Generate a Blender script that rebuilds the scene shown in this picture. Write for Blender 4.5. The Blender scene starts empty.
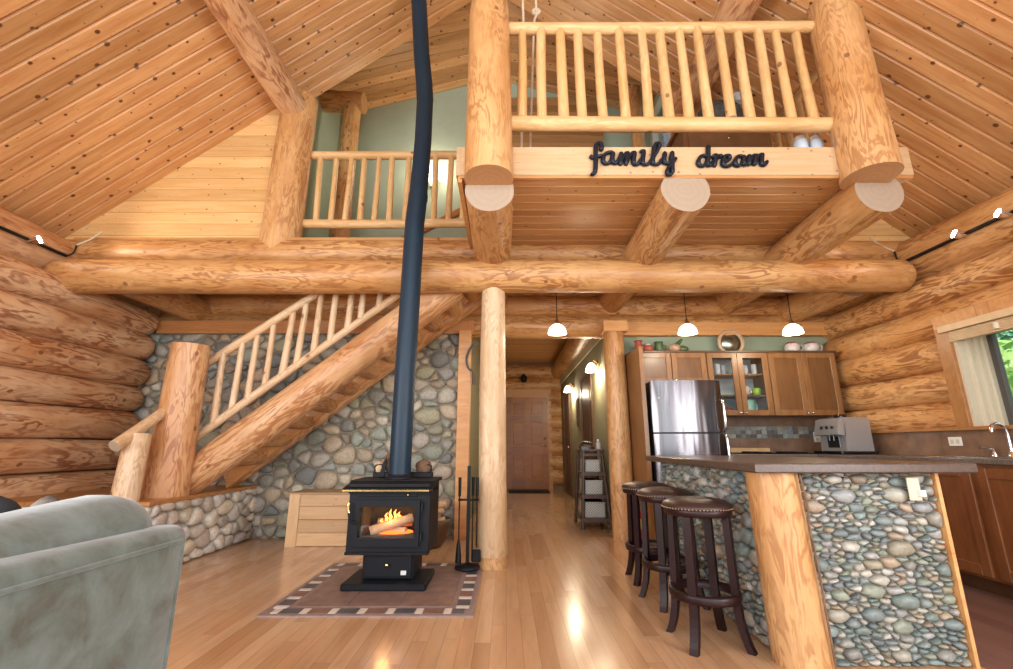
import bpy, math, random
from mathutils import Vector, Matrix, noise
R = random.Random(7)
sc = bpy.context.scene
COL = sc.collection
PI = math.pi
V = Vector
WM = {}

# ------------------------------------------------------------------ materials
def new_mat(name):
    m = bpy.data.materials.new(name); m.use_nodes = True
    nt = m.node_tree
    b = nt.nodes['Principled BSDF']
    return m, nt, b
class G:
    def __init__(s, nt): s.nt = nt
    def n(s, t, **kw):
        x = s.nt.nodes.new(t)
        for k, v in kw.items(): setattr(x, k, v)
        return x
    def l(s, a, b): s.nt.links.new(a, b)
    def setin(s, node, i, v):
        if v is None: return
        if hasattr(v, 'is_output') or isinstance(v, bpy.types.NodeSocket): s.l(v, node.inputs[i])
        else: node.inputs[i].default_value = v
    def math(s, op, a, b=None, c=None, clamp=False):
        x = s.n('ShaderNodeMath', operation=op); x.use_clamp = clamp
        s.setin(x, 0, a); s.setin(x, 1, b); s.setin(x, 2, c)
        return x.outputs[0]
    def vmath(s, op, a, b=None):
        x = s.n('ShaderNodeVectorMath', operation=op)
        s.setin(x, 0, a); s.setin(x, 1, b)
        return x.outputs[0]
    def ramp(s, f, stops, interp='LINEAR'):
        x = s.n('ShaderNodeValToRGB'); cr = x.color_ramp; cr.interpolation = interp
        while len(cr.elements) < len(stops): cr.elements.new(.5)
        for e, (p, c) in zip(cr.elements, stops):
            e.position = p; e.color = (c[0], c[1], c[2], 1)
        s.l(f, x.inputs[0]); return x.outputs[0]
    def mix(s, f, a, b, mode='MIX'):
        x = s.n('ShaderNodeMix', data_type='RGBA', blend_type=mode)
        s.setin(x, 0, f)
        for i, v in ((6, a), (7, b)):
            if isinstance(v, tuple): x.inputs[i].default_value = (v[0], v[1], v[2], 1)
            else: s.l(v, x.inputs[i])
        return x.outputs[2]
    def noise(s, v, scale, detail=3, rough=.55, dist=0):
        x = s.n('ShaderNodeTexNoise'); s.l(v, x.inputs['Vector'])
        x.inputs['Scale'].default_value = scale; x.inputs['Detail'].default_value = detail
        x.inputs['Roughness'].default_value = rough; x.inputs['Distortion'].default_value = dist
        return x.outputs[0]
    def bump(s, h, strength, dist, bsdf):
        x = s.n('ShaderNodeBump'); s.l(h, x.inputs['Height'])
        x.inputs['Strength'].default_value = strength; x.inputs['Distance'].default_value = dist
        s.l(x.outputs[0], bsdf.inputs['Normal'])

def plain(name, col, rough=.5, metal=0, spec=.5, coat=0, var=0.0, vscale=8, bump=0, emit=None, estr=0, trans=0, alpha=1, sheen=0):
    m, nt, b = new_mat(name); g = G(nt)
    b.inputs['Base Color'].default_value = (*col, 1)
    b.inputs['Roughness'].default_value = rough; b.inputs['Metallic'].default_value = metal
    b.inputs['Specular IOR Level'].default_value = spec; b.inputs['Coat Weight'].default_value = coat
    b.inputs['Sheen Weight'].default_value = sheen
    b.inputs['Transmission Weight'].default_value = trans; b.inputs['Alpha'].default_value = alpha
    if emit: b.inputs['Emission Color'].default_value = (*emit, 1); b.inputs['Emission Strength'].default_value = estr
    if var or bump:
        tc = g.n('ShaderNodeTexCoord').outputs['Object']
        f = g.noise(tc, vscale, 4)
        if var:
            d = tuple(max(0, c*(1-var)) for c in col); u = tuple(min(1, c*(1+var)) for c in col)
            g.l(g.ramp(f, [(.3, d), (.7, u)]), b.inputs['Base Color'])
        if bump: g.bump(f, bump, .01, b)
    return m

def isl(g):
    return g.n('ShaderNodeNewGeometry').outputs['Random Per Island']

def log_mat(name, light, mid, dark, streak=.5, rough=.42, fs=8.0):
    """peeled log: axis is the local Z of the object"""
    m, nt, b = new_mat(name); g = G(nt)
    tc = g.n('ShaderNodeTexCoord').outputs['Object']
    oi = g.n('ShaderNodeObjectInfo').outputs['Random']
    r = g.math('ADD', g.math('MULTIPLY', oi, 37.0), g.math('MULTIPLY', isl(g), 53.0))
    cb = g.n('ShaderNodeCombineXYZ'); g.l(r, cb.inputs[0]); g.l(r, cb.inputs[1]); g.l(r, cb.inputs[2])
    p = g.vmath('ADD', tc, cb.outputs[0])
    ps = g.vmath('MULTIPLY', p, (1, 1, .22))
    lo = g.noise(g.vmath('MULTIPLY', p, (1, 1, .5)), 2.3, 3)
    grain = g.noise(g.vmath('MULTIPLY', p, (1, 1, .07)), 34, 3)
    fl = g.noise(ps, fs, 3, .6, .6)
    cont = g.math('SINE', g.math('MULTIPLY', fl, 44.0))
    cont = g.math('MULTIPLY_ADD', cont, .5, .5)
    base = g.ramp(lo, [(.32, mid), (.5, tuple(.5*(a+b_) for a, b_ in zip(light, mid))), (.68, light)])
    patch = g.ramp(g.noise(g.vmath('MULTIPLY', p, (1, 1, .4)), 4.2, 5, .65), [(.40, (.12, .12, .12)), (.56, (1, 1, 1))])
    line = g.ramp(cont, [(.35, (0, 0, 0)), (.85, (1, 1, 1))])
    f = g.math('MULTIPLY', g.math('MULTIPLY', line, patch), streak)
    c = g.mix(f, base, dark)
    dash = g.ramp(g.noise(g.vmath('MULTIPLY', p, (1, 1, .16)), 60, 2, .5), [(.60, (0, 0, 0)), (.70, (1, 1, 1))])
    c = g.mix(g.math('MULTIPLY', dash, .45*streak), c, dark)
    pal = g.ramp(g.noise(g.vmath('MULTIPLY', p, (1, 1, .3)), 9, 3, .6), [(.56, (0, 0, 0)), (.72, (1, 1, 1))])
    c = g.mix(g.math('MULTIPLY', pal, .35), c, tuple(min(1, x*1.18+.03) for x in light))
    c = g.mix(g.math('MULTIPLY', g.ramp(grain, [(.5, (0, 0, 0)), (.75, (1, 1, 1))]), .4), c, tuple(x*.75 for x in mid))
    vo = g.n('ShaderNodeTexVoronoi'); g.l(g.vmath('MULTIPLY', p, (1, 1, .8)), vo.inputs['Vector']); vo.inputs['Scale'].default_value = 4.2
    k = g.math('LESS_THAN', vo.outputs['Distance'], .085)
    c = g.mix(g.math('MULTIPLY', k, .75), c, (.16, .06, .02))
    g.l(c, b.inputs['Base Color'])
    b.inputs['Roughness'].default_value = rough
    g.bump(g.math('ADD', fl, g.math('MULTIPLY', lo, 1.0)), .25, .03, b)
    return m

def plank_mat(name, light, mid, dark, rough=.38, knots=1.0, tone=1.0):
    """boards run along local X of the object; one island per board"""
    m, nt, b = new_mat(name); g = G(nt)
    tc = g.n('ShaderNodeTexCoord').outputs['Object']
    ri = isl(g)
    r = g.math('MULTIPLY', ri, 71.0)
    cb = g.n('ShaderNodeCombineXYZ'); g.l(r, cb.inputs[0]); g.l(r, cb.inputs[2])
    p = g.vmath('ADD', tc, cb.outputs[0])
    grain = g.noise(g.vmath('MULTIPLY', p, (.12, 1.6, 1)), 16, 4, .6, .4)
    c = g.ramp(grain, [(.3, mid), (.62, light)])
    tone = g.ramp(g.math('FRACT', g.math('MULTIPLY', ri, 13.7)), [(0, tuple(1-tone*q for q in (.34, .40, .48))), (.5, tuple(1-tone*q for q in (.12, .13, .14))), (1, (1.10, 1.10, 1.12))])
    c = g.mix(1.0, c, tone, 'MULTIPLY')
    vo = g.n('ShaderNodeTexVoronoi', voronoi_dimensions='2D'); g.l(g.vmath('MULTIPLY', p, (.8, 1, 0)), vo.inputs['Vector']); vo.inputs['Scale'].default_value = 7.0
    sp = g.n('ShaderNodeSeparateColor'); g.l(vo.outputs['Color'], sp.inputs[0])
    thr = g.math('MULTIPLY', g.math('POWER', sp.outputs[0], 1.6), .085*knots)
    d = g.math('SUBTRACT', thr, vo.outputs['Distance'])
    k = g.ramp(g.math('MULTIPLY_ADD', d, 30.0, .5), [(.3, (0, 0, 0)), (.7, (1, 1, 1))])
    halo = g.ramp(g.math('MULTIPLY_ADD', d, 7.0, .55), [(.2, (0, 0, 0)), (1, (.6, .6, .6))])
    c = g.mix(halo, c, tuple(.5*x for x in mid))
    fk = g.ramp(g.noise(g.vmath('MULTIPLY', p, (.25, 1.4, 1)), 42, 2, .5), [(.66, (0, 0, 0)), (.74, (1, 1, 1))])
    c = g.mix(g.math('MULTIPLY', fk, .35), c, tuple(.55*x for x in mid))
    c = g.mix(g.math('MULTIPLY', k, .9), c, dark)
    g.l(c, b.inputs['Base Color'])
    b.inputs['Roughness'].default_value = rough
    g.bump(grain, .08, .01, b)
    return m

def floor_mat(name, w, length, cols, rough, coat=0.0, gapc=(.16, .08, .035)):
    m, nt, b = new_mat(name); g = G(nt)
    tc = g.n('ShaderNodeTexCoord').outputs['Object']
    sx = g.n('ShaderNodeSeparateXYZ'); g.l(tc, sx.inputs[0])
    xs = g.math('DIVIDE', sx.outputs[0], w)
    row = g.math('FLOOR', xs)
    wn = g.n('ShaderNodeTexWhiteNoise', noise_dimensions='1D'); g.l(row, wn.inputs['W'])
    ys = g.math('ADD', g.math('DIVIDE', sx.outputs[1], length), g.math('MULTIPLY', wn.outputs['Value'], 9.0))
    cell = g.math('FLOOR', ys)
    cb = g.n('ShaderNodeCombineXYZ'); g.l(row, cb.inputs[0]); g.l(cell, cb.inputs[1])
    wn2 = g.n('ShaderNodeTexWhiteNoise', noise_dimensions='2D'); g.l(cb.outputs[0], wn2.inputs['Vector'])
    c = g.ramp(wn2.outputs['Value'], [(i/(len(cols)-1), cc) for i, cc in enumerate(cols)])
    sh = g.vmath('ADD', tc, g.vmath('SCALE', wn2.outputs['Color'], None)) if False else tc
    off = g.vmath('MULTIPLY', cb.outputs[0], (3.7, 5.1, 0))
    gr = g.noise(g.vmath('MULTIPLY', g.vmath('ADD', tc, off), (1, .1, 1)), 22, 4, .6, .3)
    c = g.mix(g.math('MULTIPLY', g.ramp(gr, [(.45, (0, 0, 0)), (.75, (1, 1, 1))]), .35), c, tuple(.6*x for x in cols[0]))
    fx = g.math('FRACT', xs); fy = g.math('FRACT', ys)
    e = g.math('MINIMUM', g.math('MULTIPLY', g.math('MINIMUM', fx, g.math('SUBTRACT', 1.0, fx)), w),
               g.math('MULTIPLY', g.math('MINIMUM', fy, g.math('SUBTRACT', 1.0, fy)), length))
    gap = g.math('LESS_THAN', e, .0011)
    c = g.mix(g.math('MULTIPLY', gap, .55), c, gapc)
    g.l(c, b.inputs['Base Color'])
    b.inputs['Roughness'].default_value = rough
    b.inputs['Coat Weight'].default_value = coat; b.inputs['Coat Roughness'].default_value = .07
    g.bump(g.math('SUBTRACT', 1.0, gap), .15, .002, b)
    return m

def stone_mat(name, cols, rough=.55):
    m, nt, b = new_mat(name); g = G(nt)
    tc = g.n('ShaderNodeTexCoord').outputs['Object']
    ri = isl(g)
    n = len(cols)
    c = g.ramp(ri, [((i+.0)/n, cc) for i, cc in enumerate(cols)], 'CONSTANT')
    ri2 = g.math('FRACT', g.math('MULTIPLY', ri, 97.3))
    c = g.mix(1.0, c, g.ramp(ri2, [(0, (.72, .72, .74)), (1, (1.12, 1.1, 1.06))]), 'MULTIPLY')
    f = g.noise(tc, 38, 5, .65)
    c = g.mix(1.0, c, g.ramp(f, [(.3, (.72, .72, .72)), (.7, (1.15, 1.15, 1.15))]), 'MULTIPLY')
    g.l(c, b.inputs['Base Color'])
    b.inputs['Roughness'].default_value = rough
    g.bump(g.noise(tc, 30, 4), .2, .01, b)
    return m

M = {}
M['log'] = log_mat('log_wall', (.74, .49, .29), (.57, .27, .11), (.24, .06, .018), .8, fs=6.5)
M['logr'] = log_mat('log_kitchen', (.72, .42, .18), (.58, .27, .085), (.26, .08, .02), .85)
M['beam'] = log_mat('log_beam', (.64, .37, .15), (.50, .23, .075), (.27, .085, .02), .75)
M['post'] = log_mat('log_post', (.68, .41, .19), (.54, .27, .095), (.32, .12, .038), .65, fs=10)
M['pale'] = log_mat('log_pale', (.70, .53, .35), (.62, .40, .21), (.40, .20, .08), .5, fs=12)
M['rail'] = log_mat('log_rail', (.74, .50, .25), (.64, .38, .15), (.42, .20, .07), .35)
M['stair'] = log_mat('log_stair', (.68, .42, .22), (.52, .25, .10), (.30, .10, .03), .75, fs=8)
def end_mat(name, c0, c1):
    m, nt, b = new_mat(name); g = G(nt)
    uv = g.n('ShaderNodeTexCoord').outputs['UV']
    ln = g.n('ShaderNodeVectorMath', operation='LENGTH'); g.l(uv, ln.inputs[0])
    w = g.math('MULTIPLY_ADD', g.math('SINE', g.math('MULTIPLY', g.math('ADD', ln.outputs['Value'], g.math('MULTIPLY', g.noise(uv, 3), .25)), 60.0)), .5, .5)
    g.l(g.mix(g.math('MULTIPLY', w, .22), c0, c1), b.inputs['Base Color'])
    b.inputs['Roughness'].default_value = .6
    return m
M['end'] = end_mat('log_end_grain', (.39, .30, .22), (.31, .225, .155))
M['endd'] = end_mat('log_end_orange_wood', (.50, .26, .11), (.36, .16, .06))  # orange-brown end grain, redder than the pale cut ends
M['ceil'] = plank_mat('pine_ceiling', (.65, .36, .155), (.51, .23, .08), (.10, .03, .01), knots=1.45)
M['gable'] = plank_mat('pine_gable', (.78, .50, .23), (.70, .40, .15), (.26, .09, .03), knots=.75, tone=.5)
M['soff'] = plank_mat('pine_soffit', (.62, .34, .14), (.52, .25, .085), (.16, .05, .015), tone=.6)
M['dark'] = plank_mat('pine_dark', (.44, .24, .10), (.36, .18, .065), (.12, .04, .015), knots=.5)
M['floor'] = floor_mat('maple_floor', .083, 1.15, [(.44, .24, .115), (.56, .34, .18), (.60, .375, .21), (.52, .29, .145), (.63, .41, .24)], .22, .4)
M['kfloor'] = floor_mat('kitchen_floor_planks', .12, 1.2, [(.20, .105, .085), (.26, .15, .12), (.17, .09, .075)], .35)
RIV = [(0.39, 0.362, 0.29), (0.481, 0.4, 0.29), (0.312, 0.312, 0.267), (0.52, 0.45, 0.348), (0.39, 0.312, 0.22), (0.312, 0.338, 0.278), (0.455, 0.35, 0.232), (0.546, 0.5, 0.406), (0.364, 0.35, 0.244), (0.416, 0.388, 0.336), (0.507, 0.4, 0.278), (0.26, 0.263, 0.232)]
M['river'] = stone_mat('river_rock', RIV)
M['isl'] = stone_mat('island_pebbles', [(.24, .29, .28), (.36, .34, .28), (.20, .24, .235), (.46, .44, .38), (.30, .30, .27), (.37, .29, .21), (.20, .25, .23), (.50, .49, .45), (.30, .27, .20), (.18, .20, .21), (.38, .38, .36), (.27, .30, .24)], .45)
M['bench'] = stone_mat('bench_rock', [(0.598, 0.54, 0.448), (0.529, 0.46, 0.391), (0.644, 0.598, 0.517), (0.46, 0.414, 0.356), (0.575, 0.506, 0.391), (0.506, 0.483, 0.46), (0.667, 0.621, 0.54)])
M['mortar'] = plain('mortar', (.30, .255, .20), .9, var=.2, vscale=30)
M['mortl'] = plain('bench_mortar', (.34, .29, .22), .9, var=.2, vscale=30)
M['iron'] = plain('black_iron', (.006, .007, .010), .5, .0, spec=.25, var=.15)
M['pipe'] = plain('stove_pipe_black', (.006, .024, .046), .45, .0, spec=.35)
M['brass'] = plain('brass', (.75, .50, .20), .25, 1)
M['chrome'] = plain('chrome', (.75, .75, .76), .12, 1)
M['steel'] = None
M['firebrick'] = plain('firebrick', (.10, .08, .06), .9, var=.3)
M['bark'] = plain('firewood_bark', (.16, .09, .05), .9, var=.4, vscale=20, bump=.5)
M['split'] = plain('firewood_split', (.62, .42, .24), .8, var=.2, vscale=14)
M['lit'] = plain('burning_log', (.50, .34, .22), .8, var=.2, vscale=20)
M['flame'] = plain('flame', (1, .4, .05), .5, emit=(1, .42, .08), estr=2.6)
M['label'] = plain('plate_silver', (.6, .6, .6), .4)
M['sage'] = plain('sage_paint', (.30, .36, .26), .8, var=.03)
M['green'] = plain('loft_green_paint', (.39, .46, .35), .8, var=.03)
M['olive'] = plain('hall_olive_paint', (.28, .25, .14), .8, var=.04)
M['sofa'] = None
M['cab'] = None
M['counter'] = plain('brown_laminate', (.095, .064, .05), .28, var=.25, vscale=60)
M['granite'] = plain('back_counter', (.14, .11, .09), .25, var=.5, vscale=120)
M['tile'] = plain('backsplash_tile', (.22, .125, .075), .4, var=.25, vscale=9)
M['slate'] = plain('hearth_tile', (.21, .13, .105), .45, var=.25, vscale=12, bump=.1)
M['groutp'] = plain('hearth_border_band', (.25, .18, .165), .5, var=.15, vscale=20)
M['white'] = plain('white_plastic', (.80, .78, .72), .4)
M['cream'] = plain('cream_paint', (.62, .56, .40), .5)
M['espresso'] = plain('espresso_wood', (.020, .006, .006), .38, spec=.3)
M['leather'] = plain('brown_leather', (.034, .016, .013), .42, var=.2, vscale=30, bump=.06)
M['nail'] = plain('nailhead', (.55, .42, .28), .3, 1)
M['trim'] = plank_mat('fir_trim', (.64, .34, .13), (.54, .24, .08), (.25, .09, .03), knots=.3)
M['trimd'] = plank_mat('fir_header', (.54, .25, .09), (.43, .17, .055), (.2, .07, .02), knots=.4)
M['fasc'] = plank_mat('pine_fascia', (.56, .39, .23), (.50, .32, .16), (.24, .11, .05), knots=.6)
M['door'] = plank_mat('hall_door_wood', (.40, .15, .038), (.31, .10, .025), (.14, .05, .015), knots=0)
M['panelw'] = plank_mat('firewood_door_wood', (.68, .45, .24), (.58, .36, .17), (.38, .2, .08), knots=.6)
M['shadeg'] = plain('frosted_glass_lit', (.95, .93, .88), .4, emit=(1, .90, .72), estr=3.2)
M['bulb'] = plain('lamp_bulb', (1, 1, 1), .4, emit=(1, .93, .8), estr=40)
M['trackm'] = plain('track_black', (.02, .02, .022), .35, .4)
M['letters'] = plain('letter_metal', (.018, .024, .040), .38, .6)
M['mat'] = plain('door_mat', (.02, .018, .018), .95, var=.2, vscale=60)
M['red'] = plain('extinguisher_red', (.55, .02, .015), .3)
M['yellow'] = plain('label_yellow', (.7, .5, .05), .5)
M['rope'] = plain('rope', (.66, .55, .42), .8, var=.15, vscale=60)
M['grey'] = plain('grey_felt', (.09, .09, .088), .9, var=.35, vscale=25)
M['jar'] = plain('pale_blue_glaze', (.62, .70, .80), .3)
M['dress'] = plain('dresser_wood', (.20, .095, .04), .4, var=.2)
M['brownf'] = plain('dark_brown_wood', (.10, .045, .02), .4, var=.2)
M['shelfw'] = plain('shelf_grey_brown_wood', (.085, .050, .042), .45, var=.25, vscale=18)
M['wicker'] = None
M['glass'] = None
M['blind'] = plain('blind_slats', (.72, .52, .30), .5, var=.08, vscale=12)
M['sash'] = plain('window_sash_dark', (.10, .09, .08), .4)
M['jamb'] = plain('window_jamb_pale', (.72, .62, .46), .5)
M['grass'] = plain('grass', (.10, .20, .04), .9, var=.4)
M['trunk'] = plain('tree_trunk', (.09, .06, .04), .9, var=.3)
M['ridge_w'] = plain('cutting_board', (.60, .38, .18), .5, var=.15)
M['blackg'] = plain('black_glass', (.006, .006, .007), .08)
M['cloth'] = plain('pillow_black', (.015, .016, .018), .9)
M['cloth2'] = plain('pillow_taupe', (.15, .125, .10), .9, var=.7, vscale=25)
M['ceramred'] = plain('glaze_rust', (.30, .06, .03), .35, var=.3, vscale=30)
M['ceramgrn'] = plain('glaze_green', (.06, .10, .035), .35, var=.5, vscale=30)
M['ceramtan'] = plain('glaze_tan', (.42, .26, .17), .4, var=.3, vscale=30)
M['ceramwht'] = plain('glaze_white', (.62, .55, .52), .3, var=.25, vscale=50)
M['cup'] = plain('mint_cup', (.30, .62, .48), .3)
M['clear'] = plain('clear_glassware', (.80, .86, .88), .15, alpha=.55)
M['cabin'] = plain('cabinet_inside_pale', (.50, .60, .60), .6)
M['ember'] = plain('embers', (.3, .05, .01), .8, emit=(1, .2, .03), estr=2)
M['sink'] = plain('sink_steel', (.6, .6, .6), .2, 1)
M['mirrorg'] = plain('mirror_glass', (.36, .40, .35), .3, 1)
M['mframe'] = plain('mirror_frame_pale_wood', (.58, .38, .24), .5, var=.12)

def steel():
    m, nt, b = new_mat('brushed_steel'); g = G(nt)
    tc = g.n('ShaderNodeTexCoord').outputs['Object']
    b.inputs['Base Color'].default_value = (.13, .12, .125, 1); b.inputs['Metallic'].default_value = 1
    b.inputs['Roughness'].default_value = .24
    n1 = g.noise(g.vmath('MULTIPLY', tc, (1, 1, .12)), 7, 1)
    g.bump(n1, .8, .03, b)
    return m
M['steel'] = steel()
def sofa():
    m, nt, b = new_mat('sage_microsuede'); g = G(nt)
    tc = g.n('ShaderNodeTexCoord').outputs['Object']
    f = g.noise(tc, 9, 5, .62, .4)
    g.l(g.ramp(f, [(.34, (.062, .066, .048)), (.50, (.095, .118, .103)), (.70, (.135, .170, .158))]), b.inputs['Base Color'])
    b.inputs['Roughness'].default_value = .9; b.inputs['Sheen Weight'].default_value = .35
    g.bump(g.noise(tc, 14, 4), .15, .02, b)
    return m
M['sofa'] = sofa()
def cabm(name, l, d):
    m, nt, b = new_mat(name); g = G(nt)
    tc = g.n('ShaderNodeTexCoord').outputs['Object']
    f = g.noise(g.vmath('MULTIPLY', tc, (1, 1, .12)), 24, 4, .6, .3)
    f2 = g.noise(tc, 3, 2)
    c = g.ramp(f, [(.3, d), (.7, l)])
    c = g.mix(1.0, c, g.ramp(f2, [(.3, (.85, .85, .85)), (.7, (1.1, 1.1, 1.1))]), 'MULTIPLY')
    g.l(c, b.inputs['Base Color']); b.inputs['Roughness'].default_value = .35
    return m
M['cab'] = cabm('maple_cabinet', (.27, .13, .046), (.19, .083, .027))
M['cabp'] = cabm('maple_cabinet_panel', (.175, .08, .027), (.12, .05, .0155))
M['cabd'] = cabm('cherry_base_cabinet', (.27, .105, .035), (.19, .066, .02))
def wick():
    m, nt, b = new_mat('wicker_white'); g = G(nt)
    tc = g.n('ShaderNodeTexCoord').outputs['Object']
    w = g.n('ShaderNodeTexChecker'); g.l(tc, w.inputs['Vector']); w.inputs['Scale'].default_value = 60
    w.inputs['Color1'].default_value = (.60, .60, .56, 1); w.inputs['Color2'].default_value = (.30, .31, .30, 1)
    g.l(w.outputs[0], b.inputs['Base Color']); b.inputs['Roughness'].default_value = .8
    g.bump(w.outputs['Fac'], .5, .01, b)
    return m
M['wicker'] = wick()
def glass():
    m = bpy.data.materials.new('window_glass'); m.use_nodes = True; nt = m.node_tree; nt.nodes.clear(); g = G(nt)
    o = g.n('ShaderNodeOutputMaterial'); t = g.n('ShaderNodeBsdfTransparent'); s = g.n('ShaderNodeBsdfGlossy'); s.inputs['Roughness'].default_value = .02
    fr = g.n('ShaderNodeFresnel'); fr.inputs[0].default_value = 1.45
    mx = g.n('ShaderNodeMixShader'); g.l(g.math('MULTIPLY', fr.outputs[0], .9), mx.inputs[0]); g.l(t.outputs[0], mx.inputs[1]); g.l(s.outputs[0], mx.inputs[2]); g.l(mx.outputs[0], o.inputs[0])
    return m
M['glass'] = glass()
def leaf(name, a, b_):
    m, nt, b = new_mat(name); g = G(nt)
    g.l(g.ramp(isl(g), [(0, a), (1, b_)]), b.inputs['Base Color']); b.inputs['Roughness'].default_value = .5
    b.inputs['Transmission Weight'].default_value = 0
    return m
M['leafa'] = leaf('leaves_bright', (.20, .50, .09), (.55, .80, .28))
M['leafb'] = leaf('leaves_teal', (.07, .30, .15), (.20, .55, .33))

# ------------------------------------------------------------------ mesh building
class MB:
    def __init__(s): s.v = []; s.f = []; s.m = []; s.s = []; s.uv = {}
    def add(s, vs, fs, mi=0, smooth=False):
        o = len(s.v); s.v += [V(p) for p in vs]
        for f in fs: s.f.append([i+o for i in f]); s.m.append(mi); s.s.append(smooth)
        return o
    def box(s, a, b, mi=0, bev=0.0):
        x0, y0, z0 = [min(p, q) for p, q in zip(a, b)]; x1, y1, z1 = [max(p, q) for p, q in zip(a, b)]
        e = min(bev, .49*(x1-x0), .49*(y1-y0), .49*(z1-z0))
        if e <= 0:
            s.add([(x0, y0, z0), (x1, y0, z0), (x1, y1, z0), (x0, y1, z0), (x0, y0, z1), (x1, y0, z1), (x1, y1, z1), (x0, y1, z1)],
                  [(0, 3, 2, 1), (4, 5, 6, 7), (0, 1, 5, 4), (1, 2, 6, 5), (2, 3, 7, 6), (3, 0, 4, 7)], mi)
            return s
        vs = []; idx = {}
        for ix, x in enumerate((x0, x1)):
            for iy, y in enumerate((y0, y1)):
                for iz, z in enumerate((z0, z1)):
                    sx, sy, sz = (1-2*ix)*e, (1-2*iy)*e, (1-2*iz)*e
                    for ax, p in enumerate(((x, y+sy, z+sz), (x+sx, y, z+sz), (x+sx, y+sy, z))):
                        idx[ix, iy, iz, ax] = len(vs); vs.append(p)
        c = V(((x0+x1)/2, (y0+y1)/2, (z0+z1)/2)); fs = []
        for k in (0, 1):
            fs.append([idx[k, 0, 0, 0], idx[k, 1, 0, 0], idx[k, 1, 1, 0], idx[k, 0, 1, 0]])
            fs.append([idx[0, k, 0, 1], idx[1, k, 0, 1], idx[1, k, 1, 1], idx[0, k, 1, 1]])
            fs.append([idx[0, 0, k, 2], idx[1, 0, k, 2], idx[1, 1, k, 2], idx[0, 1, k, 2]])
        for p in (0, 1):
            for q in (0, 1):
                fs.append([idx[0, p, q, 1], idx[1, p, q, 1], idx[1, p, q, 2], idx[0, p, q, 2]])
                fs.append([idx[p, 0, q, 0], idx[p, 1, q, 0], idx[p, 1, q, 2], idx[p, 0, q, 2]])
                fs.append([idx[p, q, 0, 0], idx[p, q, 1, 0], idx[p, q, 1, 1], idx[p, q, 0, 1]])
                for r in (0, 1): fs.append([idx[p, q, r, 0], idx[p, q, r, 1], idx[p, q, r, 2]])
        out = []
        for f in fs:
            n = (V(vs[f[1]])-V(vs[f[0]])).cross(V(vs[f[2]])-V(vs[f[0]])); m_ = sum((V(vs[i]) for i in f), V())/len(f)
            out.append(f if n.dot(m_-c) > 0 else f[::-1])
        s.add(vs, out, mi); return s
    def prism(s, poly, a, b, mi=0):
        """poly: closed list of 3D points swept by vector (b-a)"""
        d = V(b)-V(a); n = len(poly); P = [V(p) for p in poly]
        nn = V()
        for i in range(n): nn += P[i].cross(P[(i+1) % n])
        if nn.dot(d) > 0: P = P[::-1]
        s.add(P+[p+d for p in P], [tuple(range(n)), tuple(range(2*n-1, n-1, -1))]+[(i, i+n, (i+1) % n+n, (i+1) % n) for i in range(n)], mi)
        return s
    def tube(s, pts, rad, seg=12, mi=0, capmi=None, cap=True, flat=None, up=None, bevel=0):
        P = [V(p) for p in pts]; n = len(P)
        rr = rad if isinstance(rad, (list, tuple)) else [rad]*n
        rings = []; nrm = None
        for i in range(n):
            t = (P[min(i+1, n-1)]-P[max(i-1, 0)]).normalized()
            if nrm is None:
                ref = V(up) if up else (V((0, 0, 1)) if abs(t.z) < .9 else V((1, 0, 0)))
                nrm = (ref-t*ref.dot(t)).normalized()
            else: nrm = (nrm-t*nrm.dot(t)).normalized()
            bi = t.cross(nrm)
            rings.append([P[i]+nrm*(math.cos(a)*rr[i]*(flat or 1))+bi*(math.sin(a)*rr[i]) for a in [2*PI*k/seg for k in range(seg)]])
        o = s.add([p for r in rings for p in r], [(i*seg+k, i*seg+(k+1) % seg, (i+1)*seg+(k+1) % seg, (i+1)*seg+k) for i in range(n-1) for k in range(seg)], mi, True)
        if cap:
            cm = mi if capmi is None else capmi
            for ring, i, rev in ((rings[0], 0, True), (rings[-1], n-1, False)):
                f = list(range(seg)); q = s.add(ring, [f[::-1] if rev else f], cm)
        return s
    def lathe(s, c, prof, seg=24, mi=0, axis='z'):
        """prof: list of (radius, height) along axis through c"""
        c = V(c); vs = []
        for r, h in prof:
            for k in range(seg):
                a = 2*PI*k/seg; x, y = r*math.cos(a), r*math.sin(a)
                vs.append(c+(V((x, y, h)) if axis == 'z' else V((x, -h, y)) if axis == 'y' else V((h, x, y))))
        n = len(prof)
        s.add(vs, [(i*seg+k, i*seg+(k+1) % seg, (i+1)*seg+(k+1) % seg, (i+1)*seg+k) for i in range(n-1) for k in range(seg)], mi, True)
        return s
    def ball(s, c, r, seg=14, mi=0, fn=None):
        c = V(c); r = V(r) if not isinstance(r, (int, float)) else V((r, r, r)); rows = seg//2; vs = []
        for i in range(rows+1):
            ph = PI*i/rows
            for k in range(seg):
                a = 2*PI*k/seg; d = V((math.sin(ph)*math.cos(a), math.sin(ph)*math.sin(a), -math.cos(ph)))
                p = V((d.x*r.x, d.y*r.y, d.z*r.z)); vs.append(c+(fn(p, d) if fn else p))
        s.add(vs, [(i*seg+k, i*seg+(k+1) % seg, (i+1)*seg+(k+1) % seg, (i+1)*seg+k) for i in range(rows) for k in range(seg)], mi, True)
        return s
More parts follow.
